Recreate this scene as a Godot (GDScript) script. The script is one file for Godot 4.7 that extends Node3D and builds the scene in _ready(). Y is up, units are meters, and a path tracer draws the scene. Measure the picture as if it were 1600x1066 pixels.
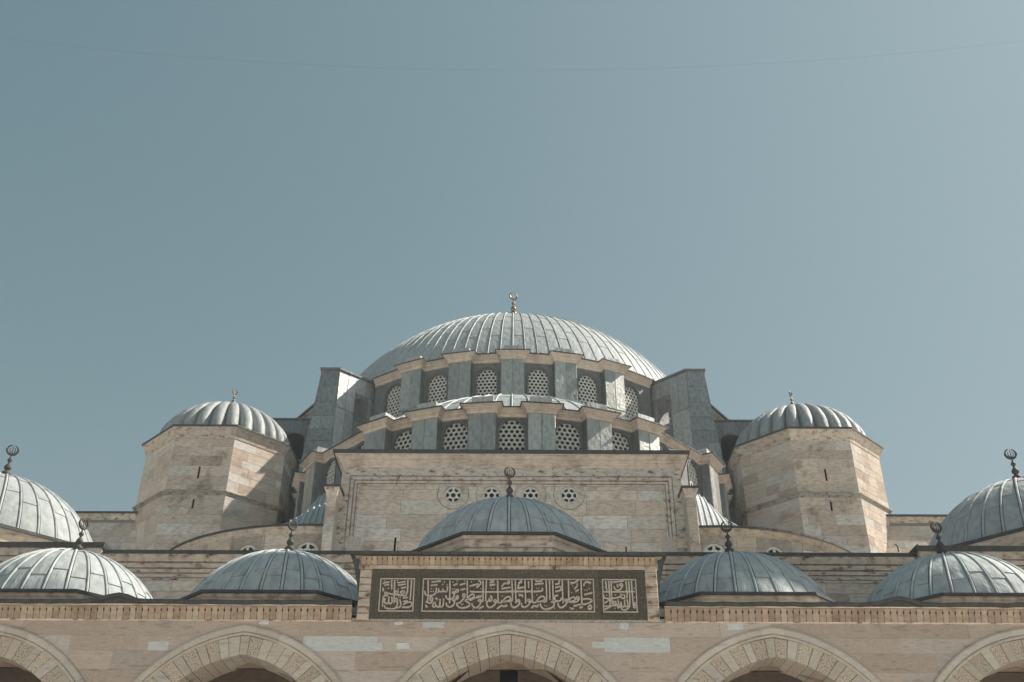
extends Node3D
# A domed mosque seen from its marble courtyard: arcade with small domes in front, stepped domes behind.

const SUN := Vector3(0.7036, 0.6947, -0.1496)

# ---------------------------------------------------------------- mesh builder
class MB:
	var v := PackedVector3Array()
	var n := PackedVector3Array()
	var c := PackedColorArray()
	var col := Color(1, 1, 1)

	func trin(a: Vector3, b: Vector3, d: Vector3, na: Vector3, nb: Vector3, nd: Vector3) -> void:
		v.append(a); v.append(d); v.append(b)
		n.append(na); n.append(nd); n.append(nb)
		c.append(col); c.append(col); c.append(col)

	func tri(a: Vector3, b: Vector3, d: Vector3) -> void:
		var nn := (b - a).cross(d - a)
		if nn.length_squared() < 1e-16:
			return
		nn = nn.normalized()
		trin(a, b, d, nn, nn, nn)

	func quad(a: Vector3, b: Vector3, d: Vector3, e: Vector3) -> void:
		tri(a, b, d)
		tri(a, d, e)

	# box in a frame, corners lo..hi
	func box(t: Transform3D, lo: Vector3, hi: Vector3) -> void:
		var p := []
		for k in 8:
			p.append(t * Vector3(hi.x if k & 1 else lo.x, hi.y if k & 2 else lo.y, hi.z if k & 4 else lo.z))
		quad(p[4], p[5], p[7], p[6]); quad(p[1], p[0], p[2], p[3])
		quad(p[5], p[1], p[3], p[7]); quad(p[0], p[4], p[6], p[2])
		quad(p[6], p[7], p[3], p[2]); quad(p[0], p[1], p[5], p[4])

	# a block whose front edges are chamfered; w is how far it stands proud, back how deep it goes
	func block(t: Transform3D, u0: float, u1: float, v0: float, v1: float, w: float, bev: float, back: float) -> void:
		var o := [t * Vector3(u0, v0, w - bev), t * Vector3(u1, v0, w - bev), t * Vector3(u1, v1, w - bev), t * Vector3(u0, v1, w - bev)]
		var f := [t * Vector3(u0 + bev, v0 + bev, w), t * Vector3(u1 - bev, v0 + bev, w), t * Vector3(u1 - bev, v1 - bev, w), t * Vector3(u0 + bev, v1 - bev, w)]
		var r := [t * Vector3(u0, v0, back), t * Vector3(u1, v0, back), t * Vector3(u1, v1, back), t * Vector3(u0, v1, back)]
		quad(f[0], f[1], f[2], f[3])
		for k in 4:
			var j := (k + 1) % 4
			quad(o[k], o[j], f[j], f[k])
			quad(r[k], r[j], o[j], o[k])

	# a flat polygon (counter-clockwise in the frame) given thickness
	func prism(t: Transform3D, poly: PackedVector2Array, w0: float, w1: float, both := false) -> void:
		var area := 0.0
		for k in poly.size():
			area += poly[k].cross(poly[(k + 1) % poly.size()])
		var p := poly.duplicate()
		if area < 0:
			p.reverse()
		var idx := Geometry2D.triangulate_polygon(p)
		for k in range(0, idx.size(), 3):
			var a := p[idx[k]]
			var b := p[idx[k + 1]]
			var d := p[idx[k + 2]]
			if (b - a).cross(d - a) < 0:
				var s := b
				b = d
				d = s
			tri(t * Vector3(a.x, a.y, w1), t * Vector3(b.x, b.y, w1), t * Vector3(d.x, d.y, w1))
			if both:
				tri(t * Vector3(a.x, a.y, w0), t * Vector3(d.x, d.y, w0), t * Vector3(b.x, b.y, w0))
		for k in p.size():
			var a := p[k]
			var b := p[(k + 1) % p.size()]
			quad(t * Vector3(a.x, a.y, w0), t * Vector3(b.x, b.y, w0), t * Vector3(b.x, b.y, w1), t * Vector3(a.x, a.y, w1))

	# profile [radius, height] turned about the y axis of at, from angle a0 to a1 (0 looks at +z)
	func lathe(at: Vector3, prof: PackedVector2Array, seg: int, a0 := 0.0, a1 := TAU, smooth := true) -> void:
		var nn := []
		for j in prof.size():
			var d: Vector2 = prof[min(j + 1, prof.size() - 1)] - prof[max(j - 1, 0)]
			nn.append(Vector2(d.y, -d.x).normalized())
		for i in seg:
			var x0 := lerpf(a0, a1, float(i) / seg)
			var x1 := lerpf(a0, a1, float(i + 1) / seg)
			var s0 := Vector3(sin(x0), 0, cos(x0))
			var s1 := Vector3(sin(x1), 0, cos(x1))
			for j in prof.size() - 1:
				var p := prof[j]
				var q := prof[j + 1]
				var a := at + s0 * p.x + Vector3(0, p.y, 0)
				var b := at + s1 * p.x + Vector3(0, p.y, 0)
				var d := at + s1 * q.x + Vector3(0, q.y, 0)
				var e := at + s0 * q.x + Vector3(0, q.y, 0)
				if smooth:
					var na: Vector3 = s0 * nn[j].x + Vector3(0, nn[j].y, 0)
					var nb: Vector3 = s1 * nn[j].x + Vector3(0, nn[j].y, 0)
					var nd: Vector3 = s1 * nn[j + 1].x + Vector3(0, nn[j + 1].y, 0)
					var ne: Vector3 = s0 * nn[j + 1].x + Vector3(0, nn[j + 1].y, 0)
					if p.x > 1e-5:
						trin(a, b, d, na, nb, nd)
					if q.x > 1e-5:
						trin(a, d, e, na, nd, ne)
				else:
					quad(a, b, d, e)

	# round bar along points, radius per point
	func tube(pts: Array, rad: Array, seg := 6) -> void:
		var rings := []
		for i in pts.size():
			var d: Vector3 = (pts[min(i + 1, pts.size() - 1)] - pts[max(i - 1, 0)]).normalized()
			var s := d.cross(Vector3.UP if absf(d.y) < 0.9 else Vector3.RIGHT).normalized()
			var w := s.cross(d).normalized()
			var ring := []
			for k in seg:
				var a := TAU * k / seg
				ring.append([pts[i] + (s * cos(a) + w * sin(a)) * rad[i], s * cos(a) + w * sin(a)])
			rings.append(ring)
		for i in pts.size() - 1:
			for k in seg:
				var j := (k + 1) % seg
				var A: Array = rings[i][k]
				var B: Array = rings[i][j]
				var C: Array = rings[i + 1][j]
				var D: Array = rings[i + 1][k]
				trin(A[0], C[0], B[0], A[1], C[1], B[1])
				trin(A[0], D[0], C[0], A[1], D[1], C[1])

	# profile (sideways, along nrm) swept along points with mitred corners; only segment number only if asked for
	func sweep(pts: Array, nrm: Vector3, prof: Array, closed := false, only := -1) -> void:
		var m := pts.size()
		var lat := []
		for i in m:
			var d0 := Vector3.ZERO
			var d1 := Vector3.ZERO
			if i > 0 or closed:
				d0 = (pts[i] - pts[(i + m - 1) % m]).normalized()
			if i < m - 1 or closed:
				d1 = (pts[(i + 1) % m] - pts[i]).normalized()
			if d0 == Vector3.ZERO:
				d0 = d1
			if d1 == Vector3.ZERO:
				d1 = d0
			var l0 := d0.cross(nrm).normalized()
			var l1 := d1.cross(nrm).normalized()
			var b := (l0 + l1).normalized()
			lat.append(b / maxf(0.3, b.dot(l0)))
		for i in (m if closed else m - 1):
			if only >= 0 and i != only:
				continue
			var k := (i + 1) % m
			for j in prof.size() - 1:
				var p: Vector2 = prof[j]
				var q: Vector2 = prof[j + 1]
				quad(pts[i] + lat[i] * p.x + nrm * p.y, pts[k] + lat[k] * p.x + nrm * p.y, pts[k] + lat[k] * q.x + nrm * q.y, pts[i] + lat[i] * q.x + nrm * q.y)

	func add(o: MB, t: Transform3D) -> void:
		for k in o.v.size():
			v.append(t * o.v[k])
			n.append((t.basis * o.n[k]).normalized())
		c.append_array(o.c)

	func mesh(off := Vector3.ZERO, mirror := false) -> ArrayMesh:
		var a := []
		a.resize(Mesh.ARRAY_MAX)
		var vv := v.duplicate()
		var nv := n.duplicate()
		if mirror:
			for k in vv.size():
				vv[k] = Vector3(-vv[k].x, vv[k].y, vv[k].z)
				nv[k] = Vector3(-nv[k].x, nv[k].y, nv[k].z)
			for k in range(0, vv.size(), 3):
				var s := vv[k + 1]
				vv[k + 1] = vv[k + 2]
				vv[k + 2] = s
				s = nv[k + 1]
				nv[k + 1] = nv[k + 2]
				nv[k + 2] = s
		if off != Vector3.ZERO:
			for k in vv.size():
				vv[k] -= off
		a[Mesh.ARRAY_VERTEX] = vv
		a[Mesh.ARRAY_NORMAL] = nv
		a[Mesh.ARRAY_COLOR] = c
		var m := ArrayMesh.new()
		if vv.size():
			m.add_surface_from_arrays(Mesh.PRIMITIVE_TRIANGLES, a)
		return m

# ---------------------------------------------------------------- nodes
var M := {}
var rng := RandomNumberGenerator.new()
var taken := {}
var base_of := {}
var mir := false

func rf(a: float, b: float) -> float:
	return a + (b - a) * rng.randf()

func numbered(called: String) -> String:
	var k: int = taken.get(called, 0)
	taken[called] = k + 1
	return called if k == 0 else "%s_%03d" % [called, k]

func thing(called: String, label: String, category: String, at := Vector3.ZERO, group := "") -> Node3D:
	var o := Node3D.new()
	o.name = numbered(called)
	add_child(o)
	o.position = Vector3(-at.x, at.y, at.z) if mir else at
	tag(o, label, category, group)
	base_of[o] = o.position
	return o

func tag(o: Node, label: String, category: String, group := "") -> void:
	o.set_meta("label", label)
	o.set_meta("category", category)
	if group:
		o.set_meta("group", group)

func part(called: String, mb: MB, mat: Material, parent: Node3D) -> MeshInstance3D:
	var o := MeshInstance3D.new()
	o.name = called
	o.mesh = mb.mesh(base_of.get(parent, Vector3.ZERO), mir)
	if o.mesh.get_surface_count():
		o.mesh.surface_set_material(0, mat)
	parent.add_child(o, true)
	base_of[o] = base_of.get(parent, Vector3.ZERO)
	return o

func inst(called: String, mesh: Mesh, at: Vector3, turn: float, parent: Node3D) -> MeshInstance3D:
	var o := MeshInstance3D.new()
	o.name = called
	o.mesh = mesh
	parent.add_child(o, true)
	o.position = Vector3(-at.x, at.y, at.z) if mir else at
	o.rotation.y = -turn if mir else turn
	base_of[o] = base_of.get(parent, Vector3.ZERO) + o.position
	return o

func stuff(o: Node) -> Node:
	o.set_meta("kind", "stuff")
	return o

# frame with its origin at o, looking along a compass angle (0 towards the viewer, positive to the right)
func frame(o: Vector3, az: float) -> Transform3D:
	return Transform3D(Basis(Vector3(cos(az), 0, -sin(az)), Vector3.UP, Vector3(sin(az), 0, cos(az))), o)

# ---------------------------------------------------------------- materials
func noise(kind: int, freq: float, oct: int, seed_: int, cols: Array, stops: Array, size := 512, fractal := FastNoiseLite.FRACTAL_FBM, warp := 0.0) -> NoiseTexture2D:
	var f := FastNoiseLite.new()
	f.noise_type = kind
	f.frequency = freq
	f.fractal_type = fractal
	f.fractal_octaves = oct
	f.seed = seed_
	if warp > 0.0:
		f.domain_warp_enabled = true
		f.domain_warp_amplitude = warp
		f.domain_warp_frequency = freq * 1.7
	var t := NoiseTexture2D.new()
	t.width = size
	t.height = size
	t.seamless = true
	t.seamless_blend_skirt = 0.2
	t.noise = f
	var g := Gradient.new()
	g.offsets = PackedFloat32Array(stops)
	g.colors = PackedColorArray(cols)
	t.color_ramp = g
	return t

func grey(x: float) -> Color:
	return Color(x, x, x)

func surf(tex: Texture2D, scale: Vector3, rough: float, bump: Texture2D = null, bump_cm := 0.0, streak: Texture2D = null, streak_scale := Vector3.ONE) -> StandardMaterial3D:
	var m := StandardMaterial3D.new()
	m.vertex_color_use_as_albedo = true
	m.roughness = rough
	m.metallic_specular = 0.35
	m.albedo_texture = tex
	m.uv1_triplanar = true
	m.uv1_world_triplanar = true
	m.uv1_scale = scale
	m.uv1_offset = Vector3(0.37, 0.13, 0.71)
	if bump:
		m.heightmap_enabled = true
		m.heightmap_texture = bump
		m.heightmap_scale = bump_cm
	if streak:
		m.detail_enabled = true
		m.detail_albedo = streak
		m.detail_blend_mode = BaseMaterial3D.BLEND_MODE_MUL
		m.detail_uv_layer = BaseMaterial3D.DETAIL_UV_2
		m.uv2_triplanar = true
		m.uv2_world_triplanar = true
		m.uv2_scale = streak_scale
	return m

func materials() -> void:
	var S := FastNoiseLite.TYPE_SIMPLEX_SMOOTH
	var lime := noise(S, 0.012, 6, 3, [Color(.88, .865, .85), Color(.965, .96, .955), Color(1, 1, 1)], [0.2, 0.45, 0.7], 1024)
	var stain := noise(S, 0.010, 5, 8, [Color(.50, .46, .42), Color(.90, .88, .86), Color(1, 1, 1)], [0.14, 0.32, 0.46], 1024)
	var faint := noise(S, 0.007, 4, 9, [Color(.80, .775, .75), Color(.96, .955, .95), Color(1, 1, 1)], [0.15, 0.34, 0.5], 1024)
	var pits := noise(FastNoiseLite.TYPE_CELLULAR, 0.06, 3, 5, [grey(0.0), grey(.75), grey(1)], [0.0, .35, 1.0], 512)
	var fine := noise(S, 0.05, 5, 12, [grey(0.2), grey(.8)], [0.25, .75], 512)
	var vein := noise(S, 0.008, 5, 21, [Color(.86, .85, .84), Color(.98, .98, .98), Color(.93, .92, .91), Color(1, 1, 1), Color(.89, .88, .87)], [0.15, 0.35, 0.5, 0.65, 0.9], 1024, FastNoiseLite.FRACTAL_FBM, 30.0)
	var tuff := noise(S, 0.05, 4, 31, [Color(.62, .57, .53), Color(.90, .875, .85), Color(1, .99, .97)], [0.20, 0.36, 0.6], 512)
	var spot := noise(FastNoiseLite.TYPE_CELLULAR, 0.045, 4, 41, [Color(1.0, .99, .96), Color(.62, .60, .56), Color(.46, .455, .43), Color(.80, .74, .68)], [0.02, 0.10, 0.5, 0.95], 512)
	var leadt := noise(S, 0.010, 6, 51, [Color(.84, .85, .86), Color(.94, .95, .96), Color(1, 1, 1)], [0.22, 0.5, 0.78], 1024)
	var leadr := noise(S, 0.02, 5, 52, [grey(0.58), grey(.8)], [0.25, .75], 512)
	var leadb := noise(S, 0.012, 4, 53, [grey(0.0), grey(1)], [0.2, .8], 512)

	var crinkle := noise(FastNoiseLite.TYPE_CELLULAR, 0.03, 3, 61, [grey(0.0), grey(.6), grey(1)], [0.0, .5, 1.0], 512, FastNoiseLite.FRACTAL_FBM, 40.0)
	M.stone = surf(lime, Vector3(.21, .55, .21), .92, fine, 0.5, faint, Vector3(.10, .10, .10))
	M.moulding = surf(lime, Vector3(.2, .5, .2), .92, fine, 0.3, stain, Vector3(.20, .30, .20))
	M.marble = surf(vein, Vector3(.16, .62, .16), .62, fine, 0.4)
	M.tuff = surf(tuff, Vector3(.7, .7, .7), .95, pits, 1.4)
	M.mortar = surf(lime, Vector3(.6, .6, .6), .98, fine, 0.8)
	M.verd = surf(spot, Vector3(.8, .8, .8), .8, fine, 0.8, tuff, Vector3(.7, .7, .7))
	M.relief = surf(lime, Vector3(.8, .8, .8), .8, fine, 0.4)
	M.plaster = surf(lime, Vector3(.25, .25, .25), .95, fine, 0.5)
	M.lattice = surf(lime, Vector3(.5, .5, .5), .85, fine, 0.5)
	M.ground = surf(vein, Vector3(.12, .12, .12), .6, fine, 0.4)
	M.lead = surf(leadt, Vector3(.33, .20, .33), 1.0, leadb, 3.0)
	M.lead.roughness_texture = leadr
	M.lead.metallic = 0.2
	M.lead.metallic_specular = 0.5
	M.near_lead = M.lead.duplicate()
	M.near_lead.albedo_color = Color(1, 1, 1)
	M.near_lead.metallic = 0.3
	M.near_lead.roughness_texture = null
	M.near_lead.roughness = 0.85
	M.sheet = surf(leadt, Vector3(.33, .20, .33), 0.42, crinkle, 2.0)
	M.sheet.metallic = 0.6
	M.sheet.metallic_specular = 0.6
	M.iron = surf(fine, Vector3(1, 1, 1), .9)
	M.gold = surf(fine, Vector3(.2, .2, .2), .32)
	M.gold.metallic = 0.55
	M.bronze = surf(fine, Vector3(2, 2, 2), .62)
	M.bronze.metallic = 0.25
	var g := StandardMaterial3D.new()
	g.albedo_color = Color(.07, .085, .09)
	g.roughness = .25
	M.glass = g

# linear base colours
const STONES := [Color(0.624, 0.522, 0.437), Color(0.655, 0.547, 0.456), Color(0.593, 0.507, 0.432), Color(0.676, 0.571, 0.484), Color(0.562, 0.468, 0.394), Color(0.634, 0.532, 0.446), Color(0.499, 0.404, 0.332), Color(0.624, 0.502, 0.418), Color(0.603, 0.552, 0.499), Color(0.666, 0.616, 0.560)]
const MARBLES := [Color(0.517, 0.410, 0.341), Color(0.528, 0.430, 0.370), Color(0.495, 0.385, 0.317), Color(0.512, 0.400, 0.336), Color(0.539, 0.455, 0.403), Color(0.484, 0.375, 0.312), Color(0.512, 0.420, 0.365)]
const WARM := [Color(.70, .585, .49), Color(.73, .615, .52), Color(.67, .56, .47), Color(.70, .595, .505)]
const LEAD := [Color(.30, .33, .345), Color(.27, .30, .315), Color(.33, .36, .375), Color(.29, .32, .33)]
const LEAD_DARK := Color(.19, .19, .18)

func pick(list: Array, vary := 0.09) -> Color:
	var c: Color = list[rng.randi() % list.size()]
	var k := 1.0 + rf(-vary, vary)
	return Color(c.r * k, c.g * k, c.b * k)

# ---------------------------------------------------------------- masonry
# lays courses of stones in a frame; opt: holes (Rect2), cut (polygons taken out), keep (polygon), most (single stones), proud, mat, pal, name
func courses(parent: Node3D, t: Transform3D, u0: float, u1: float, v0: float, v1: float, ch: float, lmin: float, lmax: float, opt := {}) -> void:
	var most: int = opt.get("most", 300)
	var mat: Material = opt.get("mat", M.stone)
	var pal: Array = opt.get("pal", STONES)
	var called: String = opt.get("name", "stone")
	var proud: float = opt.get("proud", 0.02)
	var gap: float = opt.get("gap", 0.003)
	var bev: float = opt.get("bev", 0.009)
	var white: float = opt.get("white", 0.0)
	var rest := MB.new()
	var made := 0
	var y := v1
	while y > v0 + 0.01:
		var h := ch * rf(0.82, 1.18)
		if y - h < v0 + ch * 0.45:
			h = y - v0
		var x := u0 - rf(0.0, 0.6) * lmin
		while x < u1 - 0.01:
			var l := rf(lmin, lmax)
			var a := maxf(x, u0)
			var b := minf(x + l, u1)
			if u1 - b < lmin * 0.35:
				b = u1
			x = b
			if b - a < 0.04:
				continue
			var pieces := [Rect2(a + gap, y - h + gap, b - a - 2 * gap, h - 2 * gap)]
			for hole: Rect2 in opt.get("holes", []):
				var next := []
				for r: Rect2 in pieces:
					if not r.intersects(hole):
						next.append(r)
						continue
					if hole.position.x > r.position.x + .03:
						next.append(Rect2(r.position, Vector2(hole.position.x - r.position.x, r.size.y)))
					if hole.end.x < r.end.x - .03:
						next.append(Rect2(Vector2(hole.end.x, r.position.y), Vector2(r.end.x - hole.end.x, r.size.y)))
					var m0 := maxf(r.position.x, hole.position.x)
					var m1 := minf(r.end.x, hole.end.x)
					if hole.end.y < r.end.y - .03:
						next.append(Rect2(m0, hole.end.y, m1 - m0, r.end.y - hole.end.y))
					if hole.position.y > r.position.y + .03:
						next.append(Rect2(m0, r.position.y, m1 - m0, hole.position.y - r.position.y))
				pieces = next
			var tone := pick(pal)
			if white > 0.0 and rng.randf() < white:
				tone = Color(.60, .60, .58)
			for r: Rect2 in pieces:
				var polys := [PackedVector2Array([r.position, Vector2(r.end.x, r.position.y), r.end, Vector2(r.position.x, r.end.y)])]
				var plain := true
				if opt.has("keep"):
					var now := Geometry2D.intersect_polygons(polys[0], opt.keep)
					plain = now.size() == 1 and now[0].size() == 4 and absf(area(now[0]) - r.get_area()) < 1e-4
					polys = now
				for cut: PackedVector2Array in opt.get("cut", []):
					var now := []
					for p: PackedVector2Array in polys:
						if Geometry2D.intersect_polygons(p, cut).is_empty():
							now.append(p)
						else:
							plain = false
							now.append_array(Geometry2D.clip_polygons(p, cut))
					polys = now
				for p: PackedVector2Array in polys:
					if area(p) < 0.004:
						continue
					var mb := MB.new() if made < most else rest
					mb.col = tone
					var w := proud + rf(-.005, .005)
					if plain:
						mb.block(t, r.position.x, r.end.x, r.position.y, r.end.y, w, bev, -.03)
					else:
						mb.prism(t, p, -.03, w)
					if made < most:
						part(called, mb, mat, parent)
					made += 1
		y -= h
	if rest.v.size():
		stuff(part(called + "_courses", rest, mat, parent))

func area(p: PackedVector2Array) -> float:
	var a := 0.0
	for k in p.size():
		a += p[k].cross(p[(k + 1) % p.size()])
	return absf(a) * 0.5

func disc(c: Vector2, r: float, n := 24) -> PackedVector2Array:
	var p := PackedVector2Array()
	for k in n:
		p.append(c + Vector2(cos(TAU * k / n), sin(TAU * k / n)) * r)
	return p

# moulded course along a path, laid as single stones between the path's corners, split to lengths
func cornice(parent: Node3D, pts: Array, prof: Array, mat: Material, pal: Array, closed := false, called := "cornice_stone") -> void:
	var m := pts.size()
	for i in (m if closed else m - 1):
		var mb := MB.new()
		mb.col = pick(pal)
		mb.sweep(pts, Vector3.UP, prof, closed, i)
		part(called, mb, mat, parent)

func band(parent: Node3D, called: String, pts: Array, prof: Array, mat: Material, col: Color, closed := false) -> MeshInstance3D:
	var mb := MB.new()
	mb.col = col
	mb.sweep(pts, Vector3.UP, prof, closed)
	return part(called, mb, mat, parent)

func split(pts: Array, step: float) -> Array:
	var out := []
	for i in pts.size() - 1:
		var a: Vector3 = pts[i]
		var b: Vector3 = pts[i + 1]
		var k := maxi(1, roundi((b - a).length() / step))
		for j in k:
			out.append(a.lerp(b, (j + (rf(-.18, .18) if j else 0.0)) / k))
	out.append(pts[-1])
	return out

func octagon(c: Vector3, apothem: float, half: float) -> Array:
	# starts at the front edge's left corner and goes to the right
	var a := apothem
	var h := half
	return [c + Vector3(-h, 0, a), c + Vector3(h, 0, a), c + Vector3(a, 0, h), c + Vector3(a, 0, -h), c + Vector3(h, 0, -a), c + Vector3(-h, 0, -a), c + Vector3(-a, 0, -h), c + Vector3(-a, 0, h)]

# ---------------------------------------------------------------- lead domes
# a cap of sphere covered with lead sheets between standing rolls; base radius r0 and height h above at (in the thing's own axes)
func lead_dome(parent: Node3D, at: Vector3, r0: float, h: float, n: int, rows: Array, roll: float, seen := 3.2, step := 0.0, most := 300, half := false, skin: Material = null, shine := 1.0) -> void:
	if skin == null:
		skin = M.lead
	var r := (r0 * r0 + h * h) / (2.0 * h)
	var yc := h - r
	var th0 := acos(clampf(-yc / r, -1, 1))
	var d := TAU / n
	var edge := roll * 1.4
	var under := MB.new()
	under.col = Color(.07, .073, .072)
	var prof := PackedVector2Array()
	for k in 13:
		var th := lerpf(th0, 0.0, k / 12.0)
		prof.append(Vector2((r - .03) * sin(th), yc + (r - .03) * cos(th)))
	if half:
		under.lathe(at + base_of[parent], prof, 36, -PI / 2, PI / 2)
	else:
		under.lathe(at + base_of[parent], prof, 48)
	var keep := mir
	mir = false
	part("underlay", under, M.lead, parent)
	mir = keep
	var meshes := []
	for row in rows.size() - 1:
		var set_ := []
		for shift in 2:
			var tones := []
			for tone in 3:
				var mb := MB.new()
				mb.col = [Color(.425, .44, .435), Color(.395, .41, .405), Color(.455, .47, .465)][tone] * shine
				var f0: float = rows[row] + (step * (shift - .5) if row > 0 else 0.0)
				var f1: float = rows[row + 1] + (step * (shift - .5) if row < rows.size() - 2 else 0.0)
				var ta := lerpf(th0, .05, f0)
				var tb := lerpf(th0, .05, f1)
				var gap := .003 / r
				var nv := 3 + int(absf(ta - tb) / .18)
				var grid := []
				for j in nv + 1:
					var th := lerpf(ta, tb + gap, float(j) / nv)
					var line := []
					for i in 4:
						var az := lerpf(-.5 * d + minf(edge / (r * sin(th)), .25 * d), .5 * d - minf(edge / (r * sin(th)), .25 * d), i / 3.0)
						var sn := Vector3(sin(th) * sin(az), cos(th), sin(th) * cos(az))
						# each sheet laps over the one below and sags a little between the rolls
						var lift: float = .004 + .026 * (1.0 - float(j) / nv) + (.012 if tone == 1 else .004) * sin(PI * i / 3.0) * sin(PI * float(j) / nv)
						line.append([sn * (r + lift) + Vector3(0, yc, 0), sn])
					grid.append(line)
				for j in nv:
					for i in 3:
						var A: Array = grid[j][i]
						var B: Array = grid[j][i + 1]
						var C: Array = grid[j + 1][i + 1]
						var D: Array = grid[j + 1][i]
						mb.trin(A[0], B[0], C[0], A[1], B[1], C[1])
						mb.trin(A[0], C[0], D[0], A[1], C[1], D[1])
				for i in 3:   # the lapped lower edge
					var A: Array = grid[0][i]
					var B: Array = grid[0][i + 1]
					mb.quad(A[0] - A[1] * .05, B[0] - B[1] * .05, B[0], A[0])
				var m := mb.mesh()
				m.surface_set_material(0, skin)
				tones.append([m, mb])
			set_.append(tones)
		meshes.append(set_)
	# the roll that covers each joint
	var rb := MB.new()
	rb.col = Color(.46, .475, .47) * shine
	var last := []
	for k in 15:
		var th := lerpf(th0 + .01, .045, k / 14.0)
		var o := Vector3(0, cos(th), sin(th))
		var size: float = roll * (0.75 if k == 14 else 1.0)
		var ring := []
		for q in 6:
			var a := PI * q / 5.0
			var nn := Vector3(cos(a), 0, 0) + o * sin(a)
			ring.append([o * (r - .005) + Vector3(0, yc, 0) + Vector3(cos(a) * size, 0, 0) + o * sin(a) * size * 1.5, nn])
		if last.size():
			for q in 5:
				var A: Array = last[q]
				var B: Array = last[q + 1]
				var C: Array = ring[q + 1]
				var D: Array = ring[q]
				rb.trin(A[0], C[0], B[0], A[1], C[1], B[1])
				rb.trin(A[0], D[0], C[0], A[1], D[1], C[1])
		last = ring
	var rm := rb.mesh()
	rm.surface_set_material(0, skin)
	var order := range(n)
	order.sort_custom(func(a, b): return absf(wrapf((a + .5) * d, -PI, PI)) < absf(wrapf((b + .5) * d, -PI, PI)))
	var rest := MB.new()
	var rolls := MB.new()
	var made := 0
	for s: int in order:
		var az := wrapf((s + .5) * d, -PI, PI)
		if half and absf(az) > PI / 2 - .02:
			continue
		for row in meshes.size():
			var pickd: Array = meshes[row][s % 2][rng.randi() % 3]
			if absf(az) < seen and made < most:
				inst("lead_panel", pickd[0], at, az, parent)
				made += 1
			else:
				rest.add(pickd[1], Transform3D(Basis(Vector3.UP, az), at))
		var ra := az - .5 * d
		if absf(ra) < seen:
			inst("lead_roll", rm, at, ra, parent)
		else:
			rolls.add(rb, Transform3D(Basis(Vector3.UP, ra), at))
	for pair in [["lead_panels", rest], ["lead_rolls", rolls]]:
		if pair[1].v.size():
			var m: ArrayMesh = pair[1].mesh()
			m.surface_set_material(0, skin)
			stuff(inst(pair[0], m, Vector3.ZERO, 0, parent))

# a finial: turned bulbs under a crescent; at is in the thing's own axes
func finial(parent: Node3D, at: Vector3, h: float, fat: float, mat: Material, col: Color, turn := 0.0, ornate := true) -> void:
	var keep := mir
	mir = false
	var o: Vector3 = base_of[parent] + at
	var mb := MB.new()
	mb.col = col
	var p := PackedVector2Array()
	for q: Vector2 in [Vector2(.17, -.03), Vector2(.15, .02), Vector2(.08, .07), Vector2(.055, .12), Vector2(.10, .15), Vector2(.125, .19), Vector2(.11, .24), Vector2(.05, .28), Vector2(.05, .30), Vector2(.085, .33), Vector2(.095, .37), Vector2(.07, .42), Vector2(.035, .45), Vector2(.03, .50), Vector2(.06, .53), Vector2(.065, .56), Vector2(.03, .60), Vector2(.018, .64), Vector2(.016, .69), Vector2(0, .70)]:
		p.append(Vector2(q.x * fat, q.y * h))
	mb.lathe(o, p, 16)
	var shaft := part("finial", mb, mat, parent)
	var cm := MB.new()
	cm.col = col
	var pts := []
	var rad := []
	var rr := .135 * fat
	var side := Vector3(cos(turn), 0, -sin(turn))
	var c := o + Vector3(0, .69 * h + rr, 0)
	for k in 21:
		var a := deg_to_rad(lerpf(104, 436, k / 20.0))
		pts.append(c + side * cos(a) * rr + Vector3(0, sin(a) * rr, 0))
		rad.append(maxf(.004, .034 * fat * pow(sin(PI * (k + .6) / 21.2), .5)))
	cm.tube(pts, rad)
	if ornate:
		for s in [-1, 0, 1]:
			var q := []
			var w := []
			for k in 6:
				var f := k / 5.0
				q.append(c + side * s * rr * .5 * sin(PI * f * .8) + Vector3(0, lerpf(-rr, rr * (.55 if s else .9), f), 0))
				w.append(.018 * fat * (1.0 - .6 * f))
			cm.tube(q, w, 5)
	part("crescent", cm, mat, shaft)
	mir = keep

# ---------------------------------------------------------------- windows
# a stone lattice of round holes in a frame, filling width 2a from y0 up to its arch
func lattice(t: Transform3D, a: float, y0: float, ys: float, rise: float, p: float, hole: float) -> MB:
	var mb := MB.new()
	mb.col = Color(.64, .625, .58)
	var ny := int((ys + rise - y0) / (p * .866)) + 2
	for j in ny:
		var y := y0 + j * p * .866
		var off := (.5 if j % 2 else 0.0) * p
		var nx := int(a / p) + 2
		for i in range(-nx, nx + 1):
			var x := i * p + off
			var top := ys + rise * sqrt(maxf(0.0, 1.0 - (x / a) * (x / a))) if absf(x) < a else ys
			if absf(x) > a + p * .55 or y > top + p * .6:
				continue
			for k in 12:
				var a0 := TAU * k / 12.0
				var a1 := TAU * (k + 1) / 12.0
				var m0 := wrapf(a0 - PI / 6, -PI / 6, PI / 6)
				var m1 := wrapf(a1 - PI / 6 - .0001, -PI / 6, PI / 6)
				var R0 := p * .5 / cos(absf(wrapf(a0, -PI / 6, PI / 6)))
				var R1 := p * .5 / cos(absf(wrapf(a1, -PI / 6, PI / 6)))
				var e0 := Vector3(x + cos(a0) * R0, y + sin(a0) * R0, 0)
				var e1 := Vector3(x + cos(a1) * R1, y + sin(a1) * R1, 0)
				var h0 := Vector3(x + cos(a0) * hole, y + sin(a0) * hole, 0)
				var h1 := Vector3(x + cos(a1) * hole, y + sin(a1) * hole, 0)
				var back := Vector3(0, 0, -.07)
				mb.quad(t * h0, t * e0, t * e1, t * h1)
				mb.quad(t * (h0 + back), t * h0, t * h1, t * (h1 + back))
	return mb

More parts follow.
